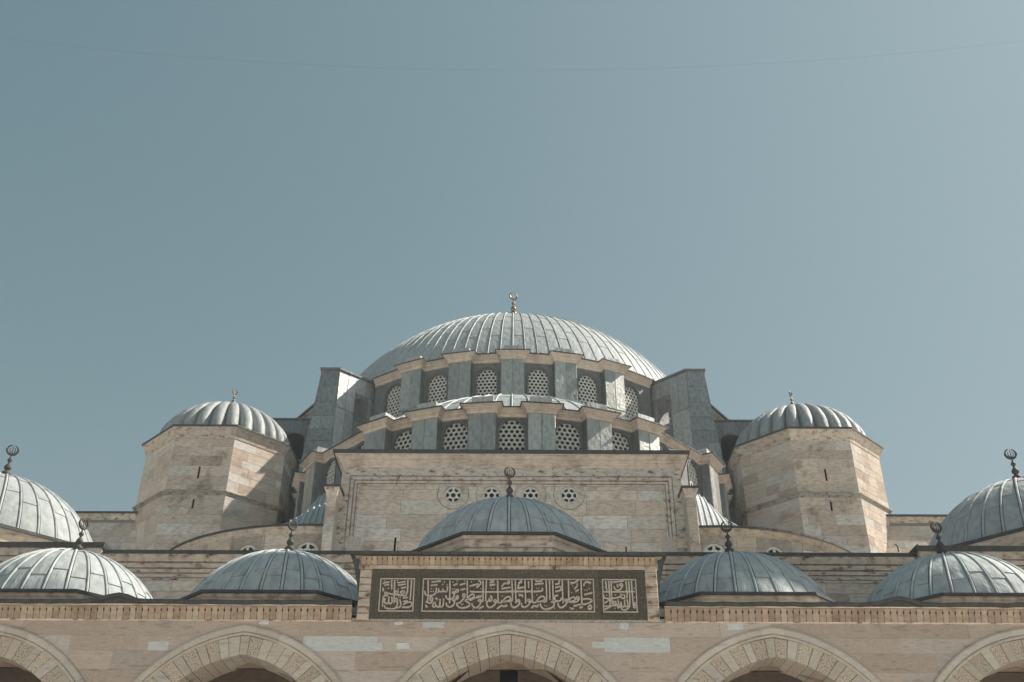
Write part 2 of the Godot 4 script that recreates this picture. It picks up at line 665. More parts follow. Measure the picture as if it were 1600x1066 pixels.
# wall sheet with an arched opening and its reveal
func arched_sheet(mb: MB, t: Transform3D, b0: float, b1: float, y0: float, y1: float, a: float, sill: float, ys: float, rise: float, deep: float, n := 12) -> void:
	var q := func(x: float, y: float, z := 0.0) -> Vector3: return t * Vector3(x, y, z)
	mb.quad(q.call(b0, y0), q.call(-a, y0), q.call(-a, y1), q.call(b0, y1))
	mb.quad(q.call(a, y0), q.call(b1, y0), q.call(b1, y1), q.call(a, y1))
	if sill > y0:
		mb.quad(q.call(-a, y0), q.call(a, y0), q.call(a, sill), q.call(-a, sill))
		mb.quad(q.call(-a, sill), q.call(a, sill), q.call(a, sill, -deep), q.call(-a, sill, -deep))
	mb.quad(q.call(-a, sill, -deep), q.call(-a, sill), q.call(-a, ys), q.call(-a, ys, -deep))
	mb.quad(q.call(a, sill), q.call(a, sill, -deep), q.call(a, ys, -deep), q.call(a, ys))
	for k in n:
		var a0 := PI - PI * k / n
		var a1 := PI - PI * (k + 1) / n
		var x0 := a * cos(a0)
		var x1 := a * cos(a1)
		var h0 := ys + rise * sin(a0)
		var h1 := ys + rise * sin(a1)
		mb.quad(q.call(x0, h0), q.call(x1, h1), q.call(x1, y1), q.call(x0, y1))
		mb.quad(q.call(x0, h0, -deep), q.call(x1, h1, -deep), q.call(x1, h1), q.call(x0, h0))

func arc(t: Transform3D, a: float, ys: float, rise: float, sill: float, z := 0.0, n := 14) -> Array:
	var out := [t * Vector3(-a, sill, z)]
	for k in n + 1:
		var g := PI - PI * k / n
		out.append(t * Vector3(a * cos(g), ys + rise * sin(g), z))
	out.append(t * Vector3(a, sill, z))
	return out

# the polygonal drum that carries a dome: lead-covered piers, latticed windows between them, a stone cornice that breaks round each pier
func drum(parent: Node3D, c: Vector3, rw: float, rp: float, gap: float, first: float, count: int, y0: float, sill: float, ys: float, a: float, rise: float, ytop: float, ycap: float, half_pier: float, rows: Array, pitch: float, pier_reach := 9.0) -> void:
	var piers := []
	for k in count + 1:
		var at := first + gap * (k - .5)
		var open: bool = pier_reach > 3.0 and absf(absf(at) - .82) < .07
		if absf(at) < pier_reach and not open:
			piers.append(at)
	for k in count:
		var az := first + gap * k
		var ra := rw * cos(gap * .5)
		var b := rw * sin(gap * .5)
		var t := frame(c + Vector3(sin(az) * ra, 0, cos(az) * ra), az)
		var mb := MB.new()
		mb.col = LEAD_DARK
		arched_sheet(mb, t, -b, b, y0, ytop, a, sill, ys, rise, .45)
		var win := part("window", mb, M.lead, parent)
		var fr := MB.new()
		fr.col = Color(0.152, 0.149, 0.143)
		var pts := arc(t, a + .09, ys, rise + .1, sill, .01)
		var rad := []
		for q in pts:
			rad.append(.055)
		fr.tube(pts, rad, 6)
		part("frame", fr, M.lead, win)
		var grid := lattice(Transform3D(t.basis, t * Vector3(0, 0, -.16)), a, sill + .02, ys, rise, pitch, pitch * .36)
		part("lattice", grid, M.lattice, win)
		var gl := MB.new()
		gl.quad(t * Vector3(-a - .1, sill - .1, -.42), t * Vector3(a + .1, sill - .1, -.42), t * Vector3(a + .1, ys + rise + .1, -.42), t * Vector3(-a - .1, ys + rise + .1, -.42))
		part("pane", gl, M.glass, win)
	var path := []
	if pier_reach < 3.0:
		path.append(c + Vector3(sin(first - gap * .5) * rw, ycap, cos(first - gap * .5) * rw))
	var dp := asin(half_pier / rw)
	for az: float in piers:
		var t := frame(c, az)
		var mb := MB.new()
		mb.col = Color(0.155, 0.152, 0.146)
		mb.box(t, Vector3(-half_pier, y0, rw * cos(gap * .5) - .5), Vector3(half_pier, ytop, rp - .02))
		var pier := part("pier", mb, M.lead, parent)
		# lead sheets dressed over the pier: two wide on the front, one on each flank
		var y := y0
		for r in rows.size():
			var y1: float = ytop - .01 if r == rows.size() - 1 else rows[r]
			for s in 2:
				var sh := MB.new()
				sh.col = pick([Color(.46, .445, .405), Color(.41, .395, .36), Color(.50, .485, .44), Color(.43, .42, .385)], .12)
				var u0 := -half_pier if s == 0 else .012
				sh.block(t * Transform3D(Basis(), Vector3(0, 0, rp - .02)), u0, u0 + half_pier - .012, y + .014, y1 - .014, .025 + rf(0, .03), .024, -.02)
				part("lead_sheet", sh, M.sheet, pier)
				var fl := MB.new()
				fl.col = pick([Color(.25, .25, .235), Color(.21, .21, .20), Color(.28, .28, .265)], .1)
				var sd := 1 if s else -1
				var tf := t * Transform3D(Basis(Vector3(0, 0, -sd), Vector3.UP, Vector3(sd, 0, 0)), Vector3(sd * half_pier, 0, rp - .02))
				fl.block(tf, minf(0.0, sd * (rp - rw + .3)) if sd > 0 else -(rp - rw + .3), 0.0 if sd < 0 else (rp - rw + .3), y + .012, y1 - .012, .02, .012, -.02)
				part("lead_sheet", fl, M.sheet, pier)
			y = y1
		var seam := MB.new()
		seam.col = Color(0.376, 0.369, 0.354)
		seam.tube([t * Vector3(0, y0, rp + .008), t * Vector3(0, ytop, rp + .008)], [.022, .022], 5)
		part("lead_seam", seam, M.lead, pier)
		var cap := MB.new()
		cap.col = Color(0.485, 0.476, 0.457)
		cap.box(t, Vector3(-half_pier * .8, ycap, rw - .6), Vector3(half_pier * .8, ycap + .62, rp - .1))
		part("pier_cap", cap, M.lead, pier)
		var rc := rw - .02
		path.append(c + Vector3(sin(az - dp) * rc, ycap, cos(az - dp) * rc))
		path.append(t * Vector3(-half_pier, ycap, rp))
		path.append(t * Vector3(half_pier, ycap, rp))
		path.append(c + Vector3(sin(az + dp) * rc, ycap, cos(az + dp) * rc))
	if pier_reach < 3.0:
		path.append(c + Vector3(sin(-first + gap * .5) * rw, ycap, cos(first - gap * .5) * rw))
	var hgt := ycap - ytop
	cornice(parent, path, [Vector2(-.02, -hgt - .02), Vector2(.08, -hgt), Vector2(.09, -hgt * .80), Vector2(.04, -hgt * .76), Vector2(.07, -hgt * .66), Vector2(.18, -hgt * .50), Vector2(.23, -hgt * .47), Vector2(.23, -hgt * .36), Vector2(.18, -hgt * .33), Vector2(.31, -hgt * .17), Vector2(.37, -hgt * .14), Vector2(.37, -.03)], M.stone, WARM)
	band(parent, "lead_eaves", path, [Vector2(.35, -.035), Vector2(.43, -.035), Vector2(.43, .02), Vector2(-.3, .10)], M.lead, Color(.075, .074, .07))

# round window of pierced stone: a hub ring and six spokes inside a rim
func rosette(parent: Node3D, t: Transform3D, r: float, called := "round_window") -> void:
	var mb := MB.new()
	mb.col = Color(.70, .69, .655)
	for pair in [[r, r * .80], [r * .47, r * .27]]:
		for k in 24:
			var a0 := TAU * k / 24.0
			var a1 := TAU * (k + 1) / 24.0
			var o0 := Vector3(cos(a0), sin(a0), 0)
			var o1 := Vector3(cos(a1), sin(a1), 0)
			var z := Vector3(0, 0, -.06)
			mb.quad(t * (o0 * pair[1]), t * (o0 * pair[0]), t * (o1 * pair[0]), t * (o1 * pair[1]))
			mb.quad(t * (o0 * pair[1] + z), t * (o0 * pair[1]), t * (o1 * pair[1]), t * (o1 * pair[1] + z))
			mb.quad(t * (o0 * pair[0]), t * (o0 * pair[0] + z), t * (o1 * pair[0] + z), t * (o1 * pair[0]))
	for k in 6:
		var b := t * Transform3D(Basis(Vector3(0, 0, 1), TAU * (k + .5) / 6.0), Vector3.ZERO)
		mb.box(b, Vector3(r * .42, -r * .12, -.055), Vector3(r * .84, r * .12, -.004))
	var w := part(called, mb, M.lattice, parent)
	var gl := MB.new()
	var p := disc(Vector2.ZERO, r * .99)
	gl.prism(t, p, -.2, -.12)
	part("pane", gl, M.glass, w)
# the carved lines of writing, one stroke per row, in centimetres across and above the foot of the tablet
const STROKES_A := [
	[-252, 100, -252, 75, -253, 47],
	[-262, 100, -261, 75, -263, 63, -268, 58, -274, 61],
	[-267, 70, -274, 71, -279, 67, -272, 64, -267, 69],
	[-272, 59, -287, 61, -304, 63, -314, 66],
	[-295, 62, -290, 71, -285, 70, -287, 64, -295, 62],
	[-296, 100, -295, 71, -294, 38],
	[-314, 66, -319, 67, -318, 60, -312, 58, -314, 66],
	[-319, 59, -323, 51, -323, 30],
	[-304, 100, -302, 74],
	[-327, 91, -309, 95],
	[-323, 86, -309, 88],
	[-289, 92, -267, 96],
	[-287, 86, -266, 89],
	[-278, 78, -265, 81],
	[-271, 43, -258, 45],
	[-270, 34, -261, 41, -250, 41, -247, 35, -254, 29, -265, 28, -273, 28],
	[-280, 49, -276, 38, -278, 29, -287, 27],
	[-293, 48, -288, 51, -285, 46, -289, 43, -293, 48],
	[-285, 46, -285, 35, -291, 25, -304, 24, -316, 27, -318, 33],
	[-301, 56, -299, 43, -303, 37, -307, 41],
	[-308, 56, -308, 41, -312, 37, -316, 41],
	[-317, 51, -319, 42, -313, 37],
	[-321, 51, -321, 41],
	[-324, 79, -325, 73, -321, 71],
	[-272, 52, -259, 54],
	[-209, 100, -207, 58, -209, 43],
	[-202, 51, -199, 56, -195, 50, -200, 46, -202, 51],
	[-195, 50, -197, 41, -205, 40, -209, 44],
	[-186, 80, -188, 66, -196, 60, -208, 59, -215, 64, -216, 71],
	[-158, 84, -158, 73, -161, 70, -166, 70, -170, 77],
	[-169, 70, -178, 70, -181, 78],
	[-179, 70, -186, 67],
	[-200, 95, -176, 98],
	[-201, 86, -184, 88],
	[-167, 51, -167, 35, -172, 29, -176, 33],
	[-176, 51, -176, 33, -181, 29, -185, 33],
	[-189, 43, -186, 33, -191, 29, -194, 34, -189, 43],
	[-188, 53, -181, 48],
	[-213, 41, -209, 43],
	[-212, 35, -209, 26],
	[-152, 99, -151, 70, -151, 39],
	[-132, 76, -136, 72, -132, 68, -129, 73, -132, 76],
	[-135, 69, -142, 66],
	[-143, 70, -145, 67, -140, 64, -138, 68, -143, 70],
	[-139, 64, -142, 54, -152, 49, -160, 54, -161, 60],
	[-132, 59, -135, 55, -131, 52, -129, 56, -132, 59],
	[-129, 52, -137, 48],
	[-142, 52, -144, 47, -139, 46, -138, 50, -142, 52],
	[-138, 46, -140, 35, -150, 29, -158, 33, -159, 40],
]
const STROKES_B := [
	[-143, 86, -132, 91],
	[-126, 87, -111, 92],
	[-124, 74, -111, 77],
	[-107, 99, -106, 71, -106, 53],
	[-106, 49, -99, 59, -91, 63, -88, 57, -97, 51, -107, 49],
	[-107, 49, -111, 46, -101, 40, -100, 32, -114, 27, -125, 28, -132, 35, -131, 41],
	[-116, 64, -118, 58, -113, 57, -112, 62, -116, 64],
	[-112, 57, -116, 50, -124, 41, -129, 39],
	[-100, 46, -88, 52, -82, 54, -81, 59],
	[-81, 54, -76, 55, -76, 60],
	[-76, 55, -70, 57, -70, 61],
	[-74, 50, -77, 46, -72, 44, -70, 47, -74, 50],
	[-71, 45, -73, 35, -83, 27, -92, 33, -93, 39],
	[-66, 99, -65, 53, -66, 45, -71, 44],
	[-57, 100, -58, 71, -58, 44],
	[-97, 72, -94, 69, -41, 69, 43, 70],
	[-101, 84, -77, 90],
	[-83, 80, -73, 89, -72, 96, -78, 98],
	[-76, 25, -63, 31],
	[-47, 59, -42, 54, -45, 45, -50, 47, -47, 53],
	[-35, 49, -38, 45, -34, 43, -31, 47, -35, 49],
	[-31, 44, -35, 35, -47, 28, -54, 33, -55, 41, -50, 47],
	[-31, 45, -25, 41, -16, 42, -18, 47],
	[-28, 100, -26, 47, -25, 41],
	[-15, 43, -6, 54, 3, 56, 6, 50, -1, 45, -15, 43],
	[9, 100, 11, 53, 6, 44, -1, 45],
	[-49, 93, -40, 95, -39, 100, -49, 100],
	[-49, 86, -34, 89],
	[-17, 81, -12, 90, -5, 92, 1, 91, 3, 96, -2, 98],
	[-18, 77, 6, 81],
	[-29, 24, -17, 33, -12, 31, -3, 33, -6, 36],
	[18, 100, 19, 71, 20, 38],
	[23, 81, 28, 91, 34, 94, 32, 98, 29, 97],
	[23, 77, 37, 80],
	[26, 49, 23, 45, 28, 43, 29, 47, 26, 49],
	[30, 45, 27, 35, 15, 28, 9, 32, 7, 40],
	[43, 100, 44, 71, 45, 38],
	[52, 97, 53, 78],
	[61, 100, 62, 50, 65, 41, 72, 43, 73, 47],
	[52, 50, 50, 46, 54, 43, 57, 47, 52, 50],
	[57, 44, 52, 35, 42, 29, 35, 32, 34, 40],
	[57, 45, 65, 41],
	[73, 43, 81, 55, 90, 57, 95, 52, 88, 45, 73, 43],
	[98, 100, 99, 53, 96, 44, 88, 45],
	[107, 100, 107, 71, 107, 47],
	[67, 70, 82, 71, 89, 74, 87, 79],
	[-7, 70, 30, 70, 67, 70],
	[68, 89, 91, 92],
	[70, 97, 82, 97, 88, 100],
]
const STROKES_C := [
	[115, 100, 116, 51, 115, 41],
	[129, 60, 121, 58, 120, 50, 125, 45, 134, 46, 137, 54],
	[110, 43, 118, 40, 116, 31, 104, 25, 93, 24, 84, 31, 83, 39],
	[115, 41, 125, 45],
	[121, 89, 132, 91, 131, 97, 135, 99],
	[121, 80, 135, 83, 136, 74, 121, 70],
	[140, 100, 140, 72, 141, 38],
	[147, 50, 145, 46, 149, 44, 152, 48, 147, 50],
	[152, 46, 148, 36, 136, 28, 129, 33, 128, 40],
	[156, 100, 156, 72, 156, 47],
	[152, 44, 162, 53, 170, 55, 172, 48, 163, 44, 152, 44],
	[178, 57, 175, 52, 180, 49, 183, 54, 178, 57],
	[183, 52, 179, 45, 169, 42, 157, 44],
	[189, 101, 189, 54, 190, 39, 198, 37, 216, 46, 206, 51, 191, 50],
	[196, 62, 217, 67],
	[161, 94, 170, 93, 183, 101],
	[170, 76, 178, 84, 179, 90],
	[173, 70, 182, 75],
	[167, 32, 188, 37],
	[182, 28, 191, 30],
	[160, 25, 168, 26],
	[204, 29, 210, 34, 214, 29, 209, 24, 204, 29],
	[197, 91, 203, 96, 215, 93],
	[195, 84, 197, 91],
	[59, 26, 66, 32, 75, 31, 78, 36],
	[25, 92, 33, 94, 34, 98, 30, 98],
	[24, 81, 28, 87],
	[23, 78, 42, 81],
	[27, 59, 36, 60, 37, 53],
	[253, 99, 255, 74],
	[261, 100, 262, 56, 262, 41, 260, 34, 245, 33],
	[267, 100, 267, 54, 267, 39],
	[306, 100, 307, 69, 306, 54],
	[313, 100, 313, 40, 305, 26, 295, 24, 289, 30, 288, 35],
	[320, 100, 321, 54, 323, 30, 329, 32],
	[247, 71, 286, 71, 327, 72],
	[270, 96, 300, 100],
	[292, 93, 289, 89, 294, 86, 297, 90, 292, 93],
	[297, 88, 291, 78, 281, 75, 275, 81, 275, 86],
	[283, 92, 284, 82],
	[299, 65, 300, 54, 290, 56, 287, 58],
	[296, 64, 289, 64, 292, 60, 286, 57, 277, 55, 262, 53, 248, 55, 246, 63],
	[306, 51, 308, 34, 302, 33, 299, 39],
	[300, 50, 299, 34, 293, 32, 291, 39],
	[291, 45, 286, 33, 282, 29, 281, 34],
	[283, 48, 284, 39, 279, 36, 276, 47],
	[276, 47, 277, 36, 272, 36, 271, 48],
	[271, 48, 271, 36, 267, 35, 255, 28, 246, 24],
	[247, 41, 256, 46],
	[327, 43, 324, 38, 329, 36, 330, 41, 327, 43],
	[268, 45, 256, 50],
]
const DOTS := [-322, 98, -289, 98, -311, 78, -285, 76, -283, 55, -278, 55, -166, 95, -159, 88, -171, 89, -199, 77, -200, 70, -194, 70, -207, 30, -144, 95, -133, 98, -114, 98, -145, 76, -140, 77, -96, 96, -121, 37, -117, 37, -71, 78, -44, 78, -38, 78, -15, 59, 28, 64, -90, 24, 73, 79, 78, 79, 74, 62, 94, 34, 99, 33, 163, 91, 164, 68, 158, 29, 198, 75, 204, 75, 210, 79, 119, 28, 167, 86, 179, 93, 254, 62, 327, 81, 326, 57, 277, 63, 283, 51, 274, 28, 252, 83]

# ---------------------------------------------------------------- light and camera
func _ready() -> void:
	rng.seed = 77
	var cam := Camera3D.new()
	cam.name = "camera"
	add_child(cam)
	# standing in the courtyard, looking up at the domes
	cam.transform = Transform3D(Basis(Vector3(0.99998967, 0.00450176, -0.00062457), Vector3(-0.00350356, 0.85109515, 0.52499979), Vector3(0.002895, -0.52499218, 0.85110213)), Vector3(0.15, 1.6, 0))
	cam.fov = 36.86
	cam.near = 0.1
	cam.far = 3000.0
	cam.current = true
	var we := WorldEnvironment.new()
	we.name = "surroundings"
	var e := Environment.new()
	e.background_mode = Environment.BG_SKY
	var sky := Sky.new()
	var pan := PanoramaSkyMaterial.new()
	pan.panorama = sky_picture()
	pan.energy_multiplier = 0.526
	sky.sky_material = pan
	e.sky = sky
	e.tonemap_mode = Environment.TONE_MAPPER_LINEAR
	e.tonemap_exposure = 1.9
	e.sdfgi_enabled = true
	e.ssao_enabled = true
	e.ssil_enabled = true
	e.fog_enabled = true
	e.fog_density = 0.0009
	e.fog_light_color = Color(0.86, 0.90, 0.92)
	we.environment = e
	add_child(we)
	var sun := DirectionalLight3D.new()
	sun.name = "sun"
	sun.light_energy = 1.3
	sun.light_color = Color(1.0, 0.965, 0.91)
	sun.light_angular_distance = 0.5
	sun.shadow_enabled = true
	add_child(sun)
	sun.basis = Basis.looking_at(-SUN, Vector3.UP)
	materials()
	ground()
	prayer_hall()
	central_dome()
	half_dome()
	for s in 2:
		mir = s == 1
		tower()
		buttress()
		arch_wall()
		exedra()
		side_pier()
		side_wall()
		corner_dome()
	mir = false
	front_block()
	arcade()
	portico_domes()
	tablet_block()
	details()

# clear hazy sky, brighter towards the sun and paler towards the horizon
func sky_picture() -> ImageTexture:
	var w := 768
	var h := 384
	var im := Image.create(w, h, false, Image.FORMAT_RGBF)
	var s := SUN.normalized()
	for y in h:
		var el := PI * (0.5 - (y + 0.5) / h)
		for x in w:
			var az := TAU * (x + 0.5) / w
			var d := Vector3(sin(az) * cos(el), sin(el), -cos(az) * cos(el))
			var g := rad_to_deg(acos(clampf(d.dot(s), -1, 1)))
			var near_sun := exp(-g / 45.0) + 0.5 * exp(-g * g / 90.0)
			var low := pow(1.0 - maxf(0.0, sin(el)), 2.0)
			var c := Color(maxf(.01, -.015 + .653 * near_sun + .267 * low), .065 + .693 * near_sun + .299 * low, .105 + .721 * near_sun + .293 * low)
			im.set_pixel(x, y, c)
	return ImageTexture.create_from_image(im)

# ---------------------------------------------------------------- setting
func ground() -> void:
	var mb := MB.new()
	mb.col = Color(.68, .655, .61)
	mb.quad(Vector3(-900, 0, 900), Vector3(900, 0, 900), Vector3(900, 0, -900), Vector3(-900, 0, -900))
	var o := MeshInstance3D.new()
	o.name = "courtyard_ground"
	o.mesh = mb.mesh()
	o.mesh.surface_set_material(0, M.ground)
	add_child(o)
	o.set_meta("kind", "structure")
	o.set_meta("label", "pale stone ground of the courtyard in front of the arcade")

func solid(parent: Node3D, called: String, lo: Vector3, hi: Vector3, mat: Material, col: Color) -> MeshInstance3D:
	var mb := MB.new()
	mb.col = col
	mb.box(Transform3D(), lo, hi)
	return part(called, mb, mat, parent)

# the wall behind the arcade, its stepped cornice and the roofs behind it
func prayer_hall() -> void:
	var o := thing("prayer_hall_wall", "long stained stone wall with stepped cornice running behind the arcade's small domes", "wall", Vector3(0, 0, -33.2))
	solid(o, "core", Vector3(-26, 0, -34.4), Vector3(26, 13.4, -33.26), M.mortar, Color(.52, .46, .40))
	solid(o, "roof", Vector3(-27, 13.0, -80), Vector3(27, 13.45, -34.4), M.lead, Color(.52, .52, .51))
	solid(o, "upper_core", Vector3(-22.6, 13.45, -76), Vector3(22.6, 21, -60), M.mortar, Color(.52, .46, .40))
	var t := frame(Vector3(0, 0, -33.25), 0)
	courses(o, t, -18.5, 18.5, 9.6, 12.72, .46, .9, 2.1, {"pal": STONES.slice(0, 9), "most": 280})
	var prof := [Vector2(-.04, -.98), Vector2(.05, -.98), Vector2(.05, -.92), Vector2(-.03, -.915), Vector2(-.03, -.875), Vector2(.05, -.87), Vector2(.05, -.77), Vector2(-.03, -.765), Vector2(-.03, -.725), Vector2(.08, -.72), Vector2(.09, -.61), Vector2(.0, -.605), Vector2(.0, -.565), Vector2(.11, -.56), Vector2(.13, -.42), Vector2(.04, -.415), Vector2(.04, -.375), Vector2(.16, -.37), Vector2(.24, -.22), Vector2(.24, -.12)]
	var pts := split([Vector3(-13.9, 13.65, -33.25), Vector3(13.9, 13.65, -33.25)], 1.7)
	cornice(o, pts, prof, M.moulding, STONES.slice(0, 6))
	var lead := [Vector2(.20, -.13), Vector2(.28, -.14), Vector2(.30, -.02), Vector2(-.9, .06)]
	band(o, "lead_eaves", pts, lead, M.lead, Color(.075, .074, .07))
	for s in [-1, 1]:
		var a := Vector3(13.9 * s, 13.78, -33.05)
		var b := Vector3(26 * s, 13.78, -33.05)
		var side := split([Vector3(a.x, a.y, -34), a, b] if s > 0 else [b, a, Vector3(a.x, a.y, -34)], 1.8)
		solid(o, "core", Vector3(minf(a.x, b.x), 9, -34), Vector3(maxf(a.x, b.x), 13.6, -33.08), M.mortar, Color(.52, .46, .40))
		cornice(o, side, prof, M.moulding, STONES.slice(0, 6))
		band(o, "lead_eaves", side, [Vector2(.20, -.13), Vector2(.30, -.15), Vector2(.33, .03), Vector2(-.9, .10)], M.lead, Color(.075, .074, .07))
		courses(o, frame(Vector3(0, 0, -33.08), 0), minf(a.x, b.x), maxf(a.x, b.x), 9.6, 12.85, .46, .9, 2.1, {"most": 60})

# ---------------------------------------------------------------- the great dome and its drum
func central_dome() -> void:
	var c := Vector3(0, 37.75, -75.1)
	var o := thing("central_dome", "largest lead dome at the top, golden finial, latticed windows round its drum", "dome", c)
	var mb := MB.new()
	mb.col = Color(0.203, 0.211, 0.211)
	mb.lathe(Vector3(0, 0, -75.1), PackedVector2Array([Vector2(14.2, 20), Vector2(14.2, 37.4), Vector2(15.1, 37.5)]), 48)
	part("core", mb, M.lead, o)
	var g := deg_to_rad(13.5)
	drum(o, Vector3(0, 0, -75.1), 15.0, 15.45, g, -g * 2.5, 6, 29.6, 33.2, 35.85, .69, .72, 36.97, 37.5, .77, [32.3, 34.0, 35.6], .285, .6)
	lead_dome(o, Vector3(0, -.1, 0), 15.2, 9.9, 112, [0, .16, .32, .48, .64, .82, 1.0], .055, 1.2, .07, 300)
	finial(o, Vector3(0, 12.35, 0), 3.1, 2.6, M.gold, Color(.85, .56, .32), 0.4, false)

func half_dome() -> void:
	var c := Vector3(0, 27.1, -61.3)
	var o := thing("half_dome", "wide half dome on a curved drum of latticed windows below the largest dome", "half dome", c)
	var mb := MB.new()
	mb.col = Color(0.295, 0.307, 0.308)
	mb.lathe(Vector3(0, 0, -61.3), PackedVector2Array([Vector2(12.2, 12), Vector2(12.2, 27.0), Vector2(12.9, 27.1)]), 48, -PI / 2, PI / 2)
	part("core", mb, M.lead, o)
	var g := deg_to_rad(13.4)
	drum(o, Vector3(0, 0, -61.3), 13.0, 13.5, g, -g * 6, 13, 18.0, 23.9, 25.85, .68, .72, 26.66, 27.1, .72, [20.0, 22.4, 24.7], .29)
	mb = MB.new()
	mb.col = Color(0.461, 0.480, 0.480)
	mb.lathe(Vector3(0, 0, -61.3), PackedVector2Array([Vector2(13.2, 27.12), Vector2(12.2, 27.25)]), 48, -PI / 2, PI / 2)
	part("lead_gutter", mb, M.lead, o)
	lead_dome(o, Vector3(0, .1, 0), 12.4, 5.6, 72, [0, .25, .5, .75, 1.0], .06, 1.6, .06, 160, true)

# ---------------------------------------------------------------- the octagonal towers
func tower() -> void:
	var c := Vector3(-19.02, 14, -61.5)
	var o := thing("weight_tower", "octagonal stone tower under a fluted lead dome, %s of the great dome" % ("to the right" if mir else "to the left"), "tower", c, "octagonal towers beside the great dome")
	var a := 4.45
	var hw := a * tan(PI / 8)
	var core := MB.new()
	core.col = Color(.52, .46, .40)
	core.lathe(Vector3(c.x, 0, c.z), PackedVector2Array([Vector2(a / cos(PI / 8) - .05, 12), Vector2(a / cos(PI / 8) - .05, 29.9), Vector2(.1, 30.2)]), 8, PI / 8, TAU + PI / 8, false)
	part("core", core, M.mortar, o)
	for f in [0, 1, 7, 2, 6]:
		var az: float = f * PI / 4
		var up := frame(Vector3(c.x, 0, c.z) + Vector3(sin(az), 0, cos(az)) * (a - .03), az)
		var dn := frame(Vector3(c.x, 0, c.z) + Vector3(sin(az), 0, cos(az)) * (a - .005), az)
		var holes_up := [Rect2(-.06, 26.95, .12, .78)] if f == 0 else []
		var holes_dn := [Rect2(-.06, 25.0, .12, .6)] if f == 0 else []
		courses(o, up, -hw, hw, 26.2, 29.62, .60, .8, 2.4, {"holes": holes_up, "most": 60})
		courses(o, dn, -hw - .02, hw + .02, 19.0, 25.86, .62, .8, 2.4, {"holes": holes_dn, "most": 70})
		if f == 0:
			for h in [[holes_up[0], up], [holes_dn[0], dn]]:
				var mb := MB.new()
				mb.col = Color(.02, .02, .02)
				var r: Rect2 = h[0]
				mb.box(h[1], Vector3(r.position.x, r.position.y, -.02), Vector3(r.end.x, r.end.y, .004))
				part("arrow_slit", mb, M.iron, o)
	var ring := octagon(Vector3(c.x, 30.4, c.z), a, hw)
	cornice(o, ring, [Vector2(-.05, -.8), Vector2(.03, -.78), Vector2(.06, -.6), Vector2(.16, -.4), Vector2(.28, -.2), Vector2(.30, -.08)], M.moulding, STONES.slice(0, 6), true)
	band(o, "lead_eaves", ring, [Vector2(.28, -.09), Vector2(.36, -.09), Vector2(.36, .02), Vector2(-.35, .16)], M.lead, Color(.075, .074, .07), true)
	var low := octagon(Vector3(c.x, 26.1, c.z), a + .02, hw + .01)
	cornice(o, low, [Vector2(-.05, -.26), Vector2(.02, -.24), Vector2(.05, -.12), Vector2(.13, -.05), Vector2(.13, .02), Vector2(-.05, .14)], M.moulding, [Color(.44, .385, .33), Color(.40, .35, .30)], true, "string_course")
	# gadrooned dome: one swelling lead flute beside the next
	var n := 28
	var d := TAU / n
	var r0 := 4.15
	var meshes := []
	for tone in 3:
		var mb := MB.new()
		mb.col = [Color(.36, .37, .365), Color(.33, .34, .335), Color(.39, .40, .395)][tone]
		var rows := 20
		var grid := []
		for j in rows + 1:
			var th := lerpf(PI / 2 + .10, .03, float(j) / rows)
			var line := []
			for i in 9:
				var az := lerpf(-.5 * d, .5 * d, i / 8.0)
				var swell := .58 * sqrt(maxf(0.0, 1.0 - pow(i / 4.0 - 1.0, 2.0))) * sin(th)
				var lap := .025 * (1.0 - fposmod(j * .25 + tone * .1, 1.0)) * sin(th)
				var rr := r0 + swell + lap - .3
				line.append(Vector3(sin(th) * sin(az) * rr, cos(th) * (3.42 + swell * .2), sin(th) * cos(az) * rr))
			grid.append(line)
		for j in rows:
			for i in 8:
				var A: Vector3 = grid[j][i]
				var B: Vector3 = grid[j][i + 1]
				var C: Vector3 = grid[j + 1][i + 1]
				var D: Vector3 = grid[j + 1][i]
				var na: Vector3 = grid_normal(grid, j, i)
				var nb: Vector3 = grid_normal(grid, j, i + 1)
				var nc: Vector3 = grid_normal(grid, j + 1, i + 1)
				var nd: Vector3 = grid_normal(grid, j + 1, i)
				mb.trin(A, B, C, na, nb, nc)
				mb.trin(A, C, D, na, nc, nd)
		var m := mb.mesh()
		m.surface_set_material(0, M.lead)
		meshes.append(m)
	for s in n:
		inst("lead_flute", meshes[rng.randi() % 3], Vector3(0, 16.5, 0), (s + .5) * d, o)
	finial(o, Vector3(0, 19.9, 0), 1.85, 1.5, M.gold, Color(.85, .56, .32), .9, false)

func grid_normal(g: Array, j: int, i: int) -> Vector3:
	var a: Vector3 = g[j][min(i + 1, 8)] - g[j][max(i - 1, 0)]
	var b: Vector3 = g[min(j + 1, g.size() - 1)][i] - g[max(j - 1, 0)][i]
	return a.cross(b).normalized()

